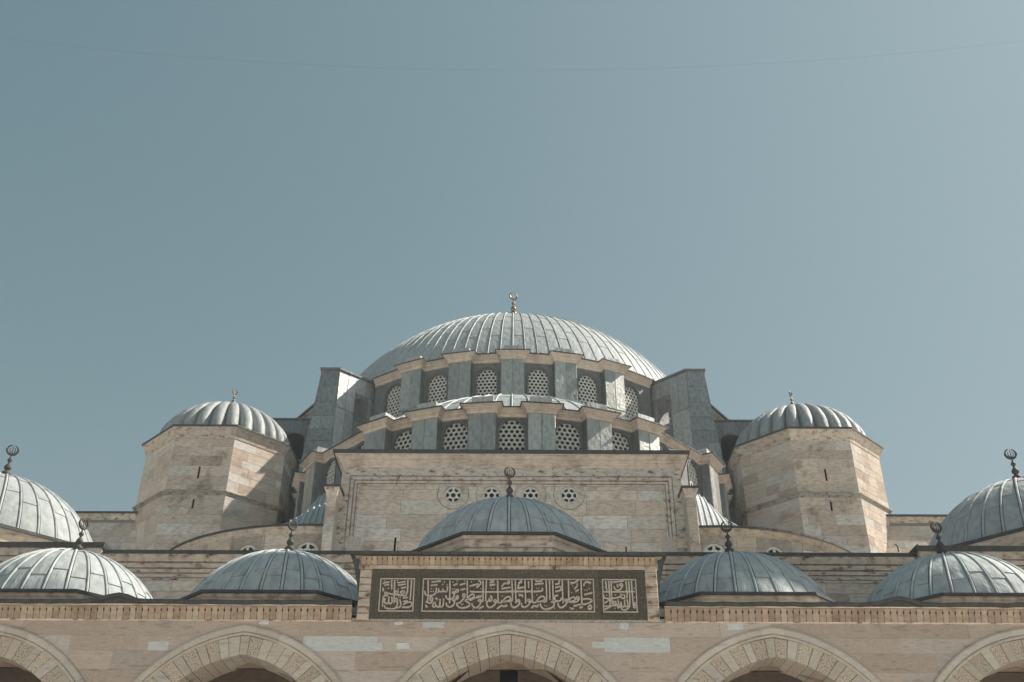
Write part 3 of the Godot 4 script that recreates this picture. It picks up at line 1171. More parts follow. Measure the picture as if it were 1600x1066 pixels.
# ---------------------------------------------------------------- lead-clad buttresses of the great dome
func buttress() -> void:
	var o := thing("dome_buttress", "tall lead-clad buttress with an arched passage, %s the great dome's drum" % ("right of" if mir else "left of"), "buttress", Vector3(-12.6, 30, -63.5), "buttresses of the great dome")
	var A := Vector3(-13.33, 0, -61.9)
	var B := Vector3(-12.1, 0, -61.9)
	var D := Vector3(-9.62, 0, -64.2)
	var u := (D - B).normalized()
	var nrm := u.cross(Vector3.UP)
	var t := Transform3D(Basis(u, Vector3.UP, nrm), B)
	var len := (D - B).length() + .5
	var mb := MB.new()
	mb.col = Color(0.235, 0.230, 0.221)
	# the passage wall that leans on the drum
	arched_sheet(mb, t * Transform3D(Basis(), Vector3(2.05, 0, 0)), -.5, len - 2.05, 28, 37.35, .55, 33.9, 35.3, .55, 1.3)
	mb.quad(t * Vector3(0, 28, 0), t * Vector3(1.55, 28, 0), t * Vector3(1.55, 37.35, 0), t * Vector3(0, 37.35, 0))
	arched_sheet(mb, t * Transform3D(Basis(), Vector3(2.05, 0, -1.3)), -.5, len - 2.05, 28, 37.35, .55, 33.9, 35.3, .55, .02)
	# outer shaft, battered towards its foot
	var top := [A, B, B + u * 1.55, A + u * 1.9 + Vector3(0, 0, -.2)]
	for k in 4:
		var p: Vector3 = top[k]
		var q: Vector3 = top[(k + 1) % 4]
		if k == 1:
			continue
		mb.quad(foot(p), foot(q), q + Vector3(0, 37.35, 0), p + Vector3(0, 37.35, 0))
	part("masonry", mb, M.lead, o)
	# sheets on the front face
	var y := 37.45
	var hs := [1.35, 1.25, 1.1, 1.0, .9, .9, .9, .9]
	for k in hs.size():
		var y1: float = y - hs[k]
		var f1 := lean(A, y)
		var f0 := lean(A, y1)
		var s := MB.new()
		s.col = pick([Color(0.331, 0.324, 0.311), Color(0.290, 0.284, 0.273), Color(0.369, 0.362, 0.347)], .1)
		var b1 := B + Vector3(0, y - .01, .03)
		var b0 := B + Vector3(0, y1 + .01, .045)
		f1 += Vector3(0, -.01, .03)
		f0 += Vector3(0, .01, .045)
		var split_at := .42 if k % 2 else 1.0
		var m1 := f1.lerp(b1, split_at)
		var m0 := f0.lerp(b0, split_at)
		s.quad(f0, m0, m1, f1)
		s.quad(f0 + Vector3(0, 0, -.05), m0 + Vector3(0, 0, -.05), m0, f0)
		part("lead_sheet", s, M.sheet, o)
		if split_at < 1.0:
			var s2 := MB.new()
			s2.col = pick([Color(0.331, 0.324, 0.311), Color(0.290, 0.284, 0.273)], .1)
			var g := Vector3(.014, 0, 0)
			s2.quad(m0 + g, b0, b1, m1 + g)
			s2.quad(m0 + g + Vector3(0, 0, -.05), b0 + Vector3(0, 0, -.05), b0, m0 + g)
			part("lead_sheet", s2, M.sheet, o)
		y = y1
	# sheets on the passage side: three leaves high above the arch, two beside it
	for q in [[0.03, .78, 34.5, 37.3], [.80, 1.45, 34.5, 37.3], [1.47, 2.3, 36.05, 37.3], [2.32, len - .05, 36.05, 37.3], [0.03, .78, 31.4, 34.46], [.80, 1.45, 31.4, 34.46], [2.66, len - .05, 33.2, 36.0]]:
		var s := MB.new()
		s.col = pick([Color(0.468, 0.459, 0.440), Color(0.425, 0.417, 0.400), Color(0.512, 0.502, 0.482)], .08)
		s.block(t, q[0], q[1], q[2], q[3], .03 + rf(0, .012), .014, -.02)
		part("lead_sheet", s, M.sheet, o)
	# coping
	var cp := MB.new()
	cp.col = Color(0.200, 0.196, 0.189)
	var poly := PackedVector2Array()
	for p: Vector3 in [A + Vector3(-.1, 0, .12), B + Vector3(.08, 0, .12), D + nrm * .1 + u * .4, D - nrm * 1.45 + u * .4, A + Vector3(-.12, 0, -2.0)]:
		poly.append(Vector2(p.x, -p.z))
	cp.prism(Transform3D(Basis(Vector3.RIGHT, Vector3(0, 0, -1), Vector3.UP), Vector3.ZERO), poly, 37.35, 37.5, true)
	part("lead_coping", cp, M.lead, o)

func lean(p: Vector3, y: float) -> Vector3:
	var k := (37.45 - y) / 8.0
	return Vector3(p.x - .55 * k * sqrt(maxf(k, 0.0)) - .25 * k, y, p.z)

func foot(p: Vector3) -> Vector3:
	return Vector3(p.x - (.9 if p.x < -12.9 else 0.0), 28, p.z)

# low wall with an arch that ties buttress to tower, and the gabled end of the great side arch behind it
func arch_wall() -> void:
	var o := thing("flying_arch", "dark lead-covered flying arch tying buttress to the octagonal tower on the %s" % ("right" if mir else "left"), "arch", Vector3(-15.3, 26, -63.5), "flying arches beside the towers")
	var mb := MB.new()
	mb.col = Color(0.188, 0.184, 0.177)
	var t := frame(Vector3(-14.95, 0, -63), 0)
	arched_sheet(mb, t, -2.6, 1.5, 24, 34.0, .75, 31.0, 32.55, .42, 1.5)
	mb.box(frame(Vector3(-15.5, 0, -64.6), 0), Vector3(-2.1, 24, -.1), Vector3(2.1, 33.95, 0))
	part("wall", mb, M.lead, o)
	var cp := MB.new()
	cp.col = Color(0.156, 0.153, 0.147)
	cp.box(Transform3D(), Vector3(-17.6, 33.98, -64.7), Vector3(-13.4, 34.1, -62.9))
	part("lead_coping", cp, M.lead, o)
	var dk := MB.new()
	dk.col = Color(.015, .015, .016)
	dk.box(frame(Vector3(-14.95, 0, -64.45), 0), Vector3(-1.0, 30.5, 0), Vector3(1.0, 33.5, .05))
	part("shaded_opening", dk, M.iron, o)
	for k in 4:
		var s := MB.new()
		s.col = pick([Color(0.235, 0.230, 0.221), Color(0.206, 0.202, 0.194)], .1)
		s.block(t, -2.58 + k * 1.02, -1.58 + k * 1.02, 33.05, 33.95, .02, .012, -.02)
		part("lead_sheet", s, M.sheet, o)
	var gz := frame(Vector3(-15.0, 0, -66.2), 0)
	var gb := MB.new()
	gb.col = Color(.40, .345, .29)
	gb.prism(gz, PackedVector2Array([Vector2(-1.3, 34.0), Vector2(2.2, 34.0), Vector2(2.2, 37.2), Vector2(.55, 36.85), Vector2(-.45, 35.75), Vector2(-.7, 35.55)]), -1.2, 0, true)
	part("stone_gable", gb, M.stone, o)
	var gl := MB.new()
	gl.col = Color(0.186, 0.182, 0.175)
	gl.prism(gz, PackedVector2Array([Vector2(-.8, 35.52), Vector2(-.78, 35.62), Vector2(.5, 37.0), Vector2(2.2, 37.4), Vector2(2.2, 37.22), Vector2(.55, 36.87)]), -1.3, .14, true)
	part("lead_coping", gl, M.lead, o)

# ---------------------------------------------------------------- the exedrae beside the middle wall
func exedra() -> void:
	var c := Vector3(-9.0, 0, -51.0)
	var o := thing("exedra", "curved stone exedra wall with two round star windows, below the %s tower" % ("right" if mir else "left"), "exedra", Vector3(-9, 13, -51), "exedrae either side of the middle wall")
	var r := 8.55
	var core := MB.new()
	core.col = Color(.52, .46, .40)
	core.lathe(c, PackedVector2Array([Vector2(r - .4, 12), Vector2(r - .4, 18.0), Vector2(r - 1.2, 18.1)]), 40, -1.75, .9, false)
	part("core", core, M.mortar, o)
	var wins := [deg_to_rad(-17.5), deg_to_rad(1.2)]
	var y := 17.86
	for row in 4:
		var h := .52
		var az := -1.6 - rf(0, .05)
		while az < .09:
			var l := rf(.09, .19)
			var tone := pick(STONES.slice(0, 8) if not mir else [Color(.54, .43, .33), Color(.56, .46, .36), Color(.51, .41, .31), Color(.57, .48, .39)])
			var spans := [[az, az + l]]
			if y - h < 17.55:
				for wz: float in wins:
					var next := []
					for q in spans:
						if q[1] < wz - .087 or q[0] > wz + .087:
							next.append(q)
							continue
						if q[0] < wz - .087:
							next.append([q[0], wz - .087])
						if q[1] > wz + .087:
							next.append([wz + .087, q[1]])
					spans = next
			for q in spans:
				var mid: float = (q[0] + q[1]) * .5
				var hl: float = (q[1] - q[0]) * .5 * r
				var t := frame(c + Vector3(sin(mid), 0, cos(mid)) * (r - .03), mid)
				var mb := MB.new()
				mb.col = tone
				mb.block(t, -hl + .004, hl - .004, y - h + .004, y - .004, .03, .01, -.04)
				part("stone", mb, M.stone, o)
			az += l
		y -= h
	for wz: float in wins:
		var t := frame(c + Vector3(sin(wz), 0, cos(wz)) * (r - .02), wz) * Transform3D(Basis(), Vector3(0, 17.02, 0))
		var mb := MB.new()
		mb.col = Color(.40, .345, .29)
		var sq := Geometry2D.clip_polygons(PackedVector2Array([Vector2(-.75, -.9), Vector2(.75, -.9), Vector2(.75, .57), Vector2(-.75, .57)]), disc(Vector2.ZERO, .5, 32))
		for k in 32:
			var a0 := TAU * k / 32.0
			var a1 := TAU * (k + 1) / 32.0
			var o0 := Vector3(cos(a0), sin(a0), 0)
			var o1 := Vector3(cos(a1), sin(a1), 0)
			mb.quad(t * (o0 * .5), t * (square(o0)), t * (square(o1)), t * (o1 * .5))
			mb.quad(t * (o0 * .5 + Vector3(0, 0, -.25)), t * (o0 * .5), t * (o1 * .5), t * (o1 * .5 + Vector3(0, 0, -.25)))
		part("window_surround", mb, M.stone, o)
		rosette(o, t * Transform3D(Basis(), Vector3(0, 0, -.08)), .5)
	var path := []
	for k in 26:
		var az := lerpf(-1.7, .095, k / 25.0)
		path.append(c + Vector3(sin(az) * r, 18.22, cos(az) * r))
	var pal := [Color(.54, .43, .33), Color(.52, .42, .33)] if mir else STONES.slice(0, 5)
	cornice(o, path, [Vector2(-.05, -.38), Vector2(.03, -.36), Vector2(.06, -.22), Vector2(.15, -.12), Vector2(.16, -.05)], M.moulding, pal)
	band(o, "lead_eaves", path, [Vector2(.14, -.06), Vector2(.22, -.06), Vector2(.22, .03), Vector2(-.4, .08)], M.lead, Color(.075, .074, .07))
	# lead roof rising from the cornice to the foot of the half dome's drum
	var n := 14
	for k in n:
		var f0 := float(k) / n
		var f1 := float(k + 1) / n
		var s := MB.new()
		s.col = pick([Color(0.459, 0.478, 0.477), Color(0.417, 0.433, 0.433), Color(0.501, 0.522, 0.522)])
		var g := Vector3(.012, 0, 0)
		for j in 5:
			var p := roof_point(c, r, f0, j / 5.0) + g
			var q := roof_point(c, r, f1, j / 5.0) - g
			var q2 := roof_point(c, r, f1, (j + 1) / 5.0) - g
			var p2 := roof_point(c, r, f0, (j + 1) / 5.0) + g
			s.quad(p, q, q2, p2)
		part("lead_panel", s, M.lead, o)
		var rl := MB.new()
		rl.col = Color(0.473, 0.492, 0.492)
		var pts := []
		var rad := []
		for j in 6:
			pts.append(roof_point(c, r, f0, j / 5.0) + Vector3(0, .02, 0))
			rad.append(.055)
		rl.tube(pts, rad, 5)
		part("lead_roll", rl, M.lead, o)

func square(d: Vector3) -> Vector3:
	return d * (.86 / maxf(absf(d.x), absf(d.y)))

func roof_point(c: Vector3, r: float, f: float, k: float) -> Vector3:
	var az := lerpf(-.27, .2, f)
	var low := c + Vector3(sin(az) * (r - .3), 18.28, cos(az) * (r - .3))
	var top_az := deg_to_rad(lerpf(-66, -40, f))
	var top := Vector3(sin(top_az) * 13.6, lerpf(21.9, 24.0, minf(1.0, f * 1.8)), -61.3 + cos(top_az) * 13.6)
	return low.lerp(top, k) + Vector3(0, 1.0 * k * (1.0 - k), 0)

func side_pier() -> void:
	var o := thing("side_pier", "narrow stone pier with lead cap against the %s edge of the middle wall" % ("right" if mir else "left"), "pier", Vector3(-8.0, 13.5, -43), "narrow piers beside the middle wall")
	solid(o, "core", Vector3(-8.13, 13.4, -45.5), Vector3(-7.72, 19.8, -42.02), M.mortar, Color(.52, .46, .40))
	var t := frame(Vector3(-8.0, 0, -42.0), 0)
	courses(o, t, -.13, .3, 13.6, 19.5, .55, .9, 1.0, {"gap": .004, "pal": [Color(.55, .46, .37), Color(.53, .44, .355), Color(.57, .48, .39)] if mir else STONES})
	courses(o, Transform3D(Basis(Vector3(0, 0, 1), Vector3.UP, Vector3(-1, 0, 0)), Vector3(-8.13, 0, -45.5)), 0, 3.48, 13.6, 19.5, .55, .9, 1.5, {"gap": .004})
	var path := [Vector3(-8.13, 19.9, -45.5), Vector3(-8.13, 19.9, -41.98), Vector3(-7.7, 19.9, -41.98), Vector3(-7.7, 19.9, -43)]
	cornice(o, path, [Vector2(-.04, -.5), Vector2(.02, -.46), Vector2(.05, -.28), Vector2(.13, -.12), Vector2(.13, -.06)], M.moulding, WARM)
	band(o, "lead_cap", path, [Vector2(.12, -.07), Vector2(.19, -.07), Vector2(.19, .02), Vector2(-.5, .06)], M.lead, Color(.075, .074, .07))

func side_wall() -> void:
	var o := thing("aisle_wall", "plain stone wall with lead coping running from the %s tower out of the picture" % ("right" if mir else "left"), "wall", Vector3(-28, 13, -59), "walls beyond the octagonal towers")
	var up := Vector3(0, 2.8, -1.1).normalized()
	var t := Transform3D(Basis(Vector3.RIGHT, up, Vector3.RIGHT.cross(up)), Vector3(0, 22.6, -58.3))
	var mb := MB.new()
	mb.col = Color(.30, .26, .22)
	mb.box(t, Vector3(-40, -6, -2), Vector3(-21, 3.05, -.03))
	part("core", mb, M.mortar, o)
	courses(o, t, -36, -21.2, -5, 2.5, .52, .8, 1.9, {"most": 200})
	var path := split([Vector3(-36, 25.65, -59.42), Vector3(-21.5, 25.65, -59.42)], 1.7)
	cornice(o, path, [Vector2(-.1, -.72), Vector2(.04, -.7), Vector2(.05, -.5), Vector2(.10, -.46), Vector2(.12, -.26), Vector2(.2, -.18), Vector2(.2, -.1)], M.moulding, STONES.slice(0, 6))
	band(o, "lead_coping", path, [Vector2(.18, -.1), Vector2(.27, -.1), Vector2(.27, .02), Vector2(-1.2, .08)], M.lead, Color(.075, .074, .07))

func corner_dome() -> void:
	var c := Vector3(-20.4, 13.4, -38)
	var o := thing("corner_dome", "larger lead dome on a stone octagon, cut off by the %s edge of the photo" % ("right" if mir else "left"), "dome", c, "corner domes at the picture's edges")
	var a := 4.3
	var hw := 1.8
	var core := MB.new()
	core.col = Color(.52, .46, .40)
	core.prism(Transform3D(Basis(Vector3.RIGHT, Vector3(0, 0, -1), Vector3.UP), Vector3.ZERO), flat(octagon(c, a - .04, hw)), 12.5, 14.8, true)
	part("core", core, M.mortar, o)
	for f in [0, 1, 7, 2]:
		var az: float = f * PI / 4
		var ap := a if f % 2 == 0 else (a + hw) / sqrt(2.0)
		var w := hw if f % 2 == 0 else (a - hw) / sqrt(2.0)
		courses(o, frame(Vector3(c.x, 0, c.z) + Vector3(sin(az), 0, cos(az)) * (ap - .03), az), -w, w, 12.6, 14.5, .5, .9, 1.9)
	var ring := octagon(Vector3(c.x, 14.95, c.z), a, hw)
	cornice(o, ring, [Vector2(-.05, -.6), Vector2(.03, -.58), Vector2(.06, -.4), Vector2(.16, -.25), Vector2(.18, -.1)], M.moulding, STONES.slice(0, 6), true)
	band(o, "lead_eaves", ring, [Vector2(.16, -.1), Vector2(.25, -.1), Vector2(.25, .02), Vector2(-.4, .12)], M.lead, Color(.075, .074, .07), true)
	lead_dome(o, Vector3(0, 1.6, 0), 4.25, 3.28, 36, [0, .30, .62, 1.0], .05, 1.9, .1, 300, false, M.near_lead, 1.04)
	finial(o, Vector3(0, 4.88, 0), 1.77, 1.55, M.bronze, Color(.30, .265, .235), -.2 if mir else .5)

func flat(pts: Array) -> PackedVector2Array:
	var p := PackedVector2Array()
	for q: Vector3 in pts:
		p.append(Vector2(q.x, -q.z))
	return p

# ---------------------------------------------------------------- the high wall in the middle
func front_block() -> void:
	var z := -43.0
	var o := thing("middle_wall", "tall rectangular stone wall with moulded frame and four small star windows, behind the middle small dome", "wall", Vector3(0, 13, z))
	solid(o, "core", Vector3(-7.6, 13.4, -48), Vector3(7.6, 21.9, z - .5), M.mortar, Color(.52, .46, .40))
	var t := frame(Vector3(0, 0, z - .22), 0)
	var xs := [-2.63, -.885, .885, 2.63]
	var cut := []
	for x: float in xs:
		cut.append(disc(Vector2(x, 20.05), .72, 28))
	courses(o, t, -6.95, 6.95, 13.6, 20.95, .60, 1.0, 2.6, {"cut": cut, "gap": .005, "pal": [Color(.645, .545, .46), Color(.625, .53, .45), Color(.665, .565, .48), Color(.59, .50, .42), Color(.63, .57, .51), Color(.63, .525, .435), Color(.68, .63, .57)]})
	for x: float in xs:
		var tc := frame(Vector3(x, 20.05, z - .2), 0)
		# ring of wedge stones round each window
		for k in 10:
			var mb := MB.new()
			mb.col = pick([Color(.62, .54, .47), Color(.60, .53, .46), Color(.63, .555, .485)], .05)
			var p := PackedVector2Array()
			for q in 4:
				p.append(Vector2.from_angle(TAU * (k + q / 3.0 * .985) / 10.0) * .70)
			for q in 4:
				p.append(Vector2.from_angle(TAU * (k + (3 - q) / 3.0 * .985) / 10.0) * .41)
			mb.prism(tc, p, -.25, .03)
			part("wedge_stone", mb, M.stone, o)
		rosette(o, tc * Transform3D(Basis(), Vector3(0, 0, -.07)), .41)
	# moulded frame: up the left side, across, down the right side
	var f := frame(Vector3(0, 0, z - .22), 0)
	var pts := [Vector3(-7.72, 13.5, z - .22), Vector3(-7.72, 17.0, z - .22), Vector3(-7.72, 21.25, z - .22), Vector3(-3.0, 21.25, z - .22), Vector3(2.4, 21.25, z - .22), Vector3(7.72, 21.25, z - .22), Vector3(7.72, 17.4, z - .22), Vector3(7.72, 13.5, z - .22)]
	var prof := [Vector2(.80, 0.0), Vector2(.80, .07), Vector2(.74, .10), Vector2(.735, .02), Vector2(.70, .02), Vector2(.695, .12), Vector2(.60, .15), Vector2(.595, .07), Vector2(.555, .07), Vector2(.55, .19), Vector2(.42, .22), Vector2(.415, .14), Vector2(.375, .14), Vector2(.37, .24), Vector2(0, .27), Vector2(0, -.6)]
	for i in pts.size() - 1:
		var mb := MB.new()
		mb.col = pick([Color(.60, .535, .47), Color(.57, .505, .445)], .04)
		mb.sweep(pts, Vector3(0, 0, 1), prof, false, i)
		part("frame_stone", mb, M.moulding, o)
	# flanks
	for s in [-1, 1]:
		var ts := Transform3D(Basis(Vector3(0, 0, s * -1.0), Vector3.UP, Vector3(s, 0, 0)), Vector3(7.72 * s, 0, z - (0.2 if s > 0 else 4.8)))
		courses(o, ts, 0, 4.6, 13.6, 21.2, .6, 1.0, 2.0, {"most": 60})
	var path := [Vector3(-7.75, 21.98, -47), Vector3(-7.75, 21.98, z - .02), Vector3(-4.1, 21.98, z - .02), Vector3(-.2, 21.98, z - .02), Vector3(3.6, 21.98, z - .02), Vector3(7.75, 21.98, z - .02), Vector3(7.75, 21.98, -47)]
	cornice(o, path, [Vector2(-.02, -.74), Vector2(.05, -.72), Vector2(.06, -.60), Vector2(.02, -.57), Vector2(.04, -.50), Vector2(.13, -.44), Vector2(.14, -.36), Vector2(.10, -.33), Vector2(.26, -.20), Vector2(.34, -.18), Vector2(.34, -.11)], M.stone, WARM)
	band(o, "lead_eaves", path, [Vector2(.30, -.13), Vector2(.42, -.13), Vector2(.44, .03), Vector2(-1.5, .12)], M.lead, Color(.075, .074, .07))
	solid(o, "roof", Vector3(-7.6, 21.7, -49), Vector3(7.6, 22.05, -43.5), M.lead, Color(0.211, 0.220, 0.219))

# ---------------------------------------------------------------- the arcade
const BAYS := [[-19.4, .42, 5.28, 3.84, 5.23, 3.17], [-13.06, .42, 5.28, 3.84, 5.23, 3.17], [-6.68, .42, 5.28, 3.84, 5.23, 3.17], [0.0, .42, 5.08, 4.1, 4.76, 3.67], [6.70, .42, 5.28, 3.84, 5.23, 3.17], [13.06, .42, 5.28, 3.84, 5.23, 3.17], [19.4, .42, 5.28, 3.84, 5.23, 3.17]]

# point on a pointed arch: f from 0 at the left foot over 1 at the crown to 2 at the right foot
func arch_point(x: float, e: float, cy: float, r: float, f: float, reach: float) -> Vector2:
	var g := f if f <= 1.0 else 2.0 - f
	var a0 := acos(clampf((-reach - e) / r, -1, 1))
	var a1 := acos(-e / r)
	var a := lerpf(a0, a1, g)
	var px := e + r * cos(a)
	return Vector2(x + (px if f <= 1.0 else -px), cy + r * sin(a))

func arcade() -> void:
	var z := -26.0
	var o := thing("portico_arcade", "pale marble arcade of pointed arches with striped arch stones across the foot of the photo", "arcade", Vector3(0, 0, z))
	var t := frame(Vector3(0, 0, z), 0)
	var cut := []
	for b: Array in BAYS:
		var p := PackedVector2Array()
		for k in 41:
			p.append(arch_point(b[0], b[1], b[2], b[3], k / 20.0, 3.1))
		p.append(Vector2(b[0] + 3.1, 4.0))
		p.append(Vector2(b[0] - 3.1, 4.0))
		cut.append(p)
	courses(o, t, -20, 20, 5.3, 9.20, .40, .8, 2.7, {"cut": cut, "mat": M.marble, "pal": MARBLES, "gap": .0012, "bev": .003, "proud": .012, "white": .03, "name": "marble_block"})
	# small whiter blocks let in as repairs
	for q in [[-3.63, -3.16, 8.49, 8.68], [-2.9, -2.68, 9.12, 9.2], [-2.18, -1.63, 9.04, 9.2], [-2.81, -2.48, 8.52, 8.66], [2.12, 2.82, 8.56, 8.71], [2.85, 3.07, 9.03, 9.2], [-9.07, -8.56, 8.45, 8.67], [5.58, 5.98, 9.03, 9.2], [-6.35, -6.11, 9.12, 9.2]]:
		var mb := MB.new()
		mb.col = pick([Color(.66, .66, .65), Color(.62, .62, .60)])
		mb.block(t, q[0], q[1], q[2], q[3], .021, .003, -.01)
		part("marble_block", mb, M.marble, o)
	# mortar behind the marble
	var back := MB.new()
	back.col = Color(.46, .405, .35)
	for b: Array in BAYS:
		for k in 40:
			var p := arch_point(b[0], b[1], b[2], b[3] - .1, k / 20.0, 3.1)
			var q := arch_point(b[0], b[1], b[2], b[3] - .1, (k + 1) / 20.0, 3.1)
			back.quad(t * Vector3(p.x, p.y, -.012), t * Vector3(q.x, q.y, -.012), t * Vector3(q.x, 9.3, -.012), t * Vector3(p.x, 9.3, -.012))
			back.quad(t * Vector3(q.x, q.y, -.85), t * Vector3(p.x, p.y, -.85), t * Vector3(p.x, 9.7, -.85), t * Vector3(q.x, 9.7, -.85))
	for k in BAYS.size() - 1:
		var x0: float = BAYS[k][0] + 3.08
		var x1: float = BAYS[k + 1][0] - 3.08
		back.box(t, Vector3(x0, 4.6, -.84), Vector3(x1, 9.3, -.014))
	part("core", back, M.mortar, o)
	for b: Array in BAYS:
		if absf(b[0]) > 15:
			continue
		var wide := absf(b[0]) < 1
		var joints := [0.0]
		for k in 37:
			joints.append(joints[-1] + (rf(.72, .98) if k % 2 == 0 else rf(1.0, 1.32)))
		for k in 37:
			var f0: float = 2.0 * joints[k] / joints[37] + .0012
			var f1: float = 2.0 * joints[k + 1] / joints[37] - .0012
			var inner := 3.17 if wide else 2.67
			var p := PackedVector2Array()
			for q in 4:
				p.append(arch_point(b[0], .5, b[4], b[5], lerpf(f0, f1, q / 3.0), b[5] - .5))
			for q in 4:
				p.append(arch_point(b[0], b[1], b[2] - .27, b[3], lerpf(f1, f0, q / 3.0), b[3] - b[1]))
			var mb := MB.new()
			var pale := k % 2 == 0 or rng.randf() < .12
			mb.col = pick([Color(.55, .475, .405), Color(.57, .505, .44), Color(.52, .44, .37)]) if pale else pick([Color(.55, .465, .395), Color(.53, .44, .37), Color(.57, .485, .415)])
			mb.prism(t, p, -1.2, .015 if pale else .005)
			part("arch_stone", mb, M.marble if pale else M.tuff, o)
		# hood: a broad band with a fillet on its inner edge, in lengths
		for k in 13:
			var mb := MB.new()
			mb.col = pick([Color(.56, .485, .415), Color(.53, .455, .385), Color(.58, .51, .45)])
			var fil := MB.new()
			fil.col = mb.col * 1.06
			var reach: float = minf(3.17, b[3] - b[1])
			for s in 4:
				var f0 := 2.0 * (k + s / 4.0) / 13
				var f1 := 2.0 * (k + (s + 1) / 4.0 * (.992 if s == 3 else 1.0)) / 13
				var p0 := arch_point(b[0], b[1], b[2], b[3], f0, reach)
				var p1 := arch_point(b[0], b[1], b[2], b[3], f1, reach)
				var n0 := arch_out(b, p0)
				var n1 := arch_out(b, p1)
				var ring := [[0.0, -.02], [0.0, .055], [-.04, .07], [-.16, .05], [-.17, .02], [-.185, .045], [-.20, .06], [-.235, .06], [-.25, .04], [-.25, -.02]]
				for j in ring.size() - 1:
					var u: Array = ring[j]
					var v: Array = ring[j + 1]
					var a0: Vector2 = p0 + n0 * u[0]
					var a1: Vector2 = p1 + n1 * u[0]
					var c0: Vector2 = p0 + n0 * v[0]
					var c1: Vector2 = p1 + n1 * v[0]
					mb.quad(t * Vector3(c0.x, c0.y, v[1]), t * Vector3(c1.x, c1.y, v[1]), t * Vector3(a1.x, a1.y, u[1]), t * Vector3(a0.x, a0.y, u[1]))
			part("hood_stone", mb, M.marble, o)
	# carved dentils under the eaves, left and right of the raised tablet
	for s in [-1, 1]:
		var x := 4.0
		while x < 17.0:
			var w := rf(.145, .165)
			dentil(o, frame(Vector3(s * (x + w * .5), 9.215, z), 0), w, .33)
			x += w + .008
		var lo := Vector3(s * 4.0, 0, z)
		var hi := Vector3(s * 18, 0, z)
		var a := lo if s > 0 else hi
		var b := hi if s > 0 else lo
		var pts := split([a + Vector3(0, 9.22, 0), b + Vector3(0, 9.22, 0)], 2.2)
		cornice(o, pts, [Vector2(-.02, -.03), Vector2(.04, -.025), Vector2(.05, .01), Vector2(-.02, .02)], M.moulding, WARM, false, "string_course")
		pts = split([a + Vector3(0, 9.56, 0), b + Vector3(0, 9.56, 0)], 2.2)
		cornice(o, pts, [Vector2(-.02, -.03), Vector2(.16, 0), Vector2(.17, .03), Vector2(-.02, .04)], M.moulding, WARM)
		# lead eaves, humped where a water spout leaves the roof
		var ev := []
		for k in 57:
			var q := a.lerp(b, k / 56.0)
			var hump := exp(-pow((absf(q.x) - 10.0) / .42, 2.0)) * .17
			ev.append(q + Vector3(0, 9.60 + hump + rf(-.012, .012), rf(-.012, .012)))
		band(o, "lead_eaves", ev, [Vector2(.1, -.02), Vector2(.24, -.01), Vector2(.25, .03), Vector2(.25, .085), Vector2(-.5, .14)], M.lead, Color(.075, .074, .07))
		var fill := MB.new()
		fill.col = Color(.10, .09, .075)
		for k in 12:
			var x0 := 9.3 + k * 1.4 / 12
			var x1 := x0 + 1.4 / 12
			var h0 := exp(-pow((x0 - 10.0) / .42, 2.0)) * .17
			var h1 := exp(-pow((x1 - 10.0) / .42, 2.0)) * .17
			fill.quad(Vector3(s * x0, 9.585, z + .15), Vector3(s * x1, 9.585, z + .15), Vector3(s * x1, 9.6 + h1, z + .15), Vector3(s * x0, 9.6 + h0, z + .15))
		part("eaves_hump", fill, M.lead, o)
	solid(o, "roof", Vector3(-20, 9.45, -33.2), Vector3(20, 9.66, -26.3), M.lead, Color(.52, .52, .51))
	# vaults and the wall inside, glimpsed through the arches
	for b: Array in BAYS:
		var mb := MB.new()
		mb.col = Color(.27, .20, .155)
		var prof := PackedVector2Array()
		for k in 9:
			var a := k / 8.0 * PI / 2
			prof.append(Vector2(2.75 * cos(a), 8.4 + 1.0 * sin(a)))
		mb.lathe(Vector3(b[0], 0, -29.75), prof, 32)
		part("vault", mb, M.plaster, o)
		var ring := MB.new()
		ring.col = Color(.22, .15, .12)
		ring.lathe(Vector3(b[0], 0, -29.75), PackedVector2Array([Vector2(2.74, 8.25), Vector2(2.64, 8.27), Vector2(2.60, 8.37), Vector2(2.7, 8.45)]), 32)
		part("vault_ring", ring, M.plaster, o)
		# pendentive sheet between the ring and the square bay
		var pd := MB.new()
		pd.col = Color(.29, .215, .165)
		for k in 32:
			var a0 := TAU * k / 32.0
			var a1 := TAU * (k + 1) / 32.0
			var r0 := Vector3(b[0] + sin(a0) * 2.75, 8.27, -29.75 + cos(a0) * 2.75)
			var r1 := Vector3(b[0] + sin(a1) * 2.75, 8.27, -29.75 + cos(a1) * 2.75)
			var s0 := Vector3(b[0], 0, -29.75) + bay_edge(a0)
			var s1 := Vector3(b[0], 0, -29.75) + bay_edge(a1)
			pd.quad(r0, r1, s1, s0)
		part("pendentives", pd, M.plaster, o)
	for k in BAYS.size() - 1:
		var x: float = (BAYS[k][0] + BAYS[k + 1][0]) * .5
		var mb := MB.new()
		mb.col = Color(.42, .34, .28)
		var ft := Transform3D(Basis(Vector3(0, 0, 1), Vector3.UP, Vector3(-1, 0, 0)), Vector3(x + .3, 0, -29.9))
		var pp := PackedVector2Array()
		for q in 21:
			pp.append(arch_point(0, .5, 5.23, 3.3, q / 10.0, 2.75))
		pp.append(Vector2(3.3, 5.3))
		pp.append(Vector2(3.3, 9.4))
		pp.append(Vector2(-3.3, 9.4))
		pp.append(Vector2(-3.3, 5.3))
		mb.prism(ft, pp, 0, .6, true)
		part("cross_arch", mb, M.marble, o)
	var iw := MB.new()
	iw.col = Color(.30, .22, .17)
	arched_sheet(iw, frame(Vector3(0, 0, -33.0), 0), -20, 20, 0, 9.5, .55, 7.2, 10.2 - .9, .1, .2)
	part("inner_wall", iw, M.plaster, o)

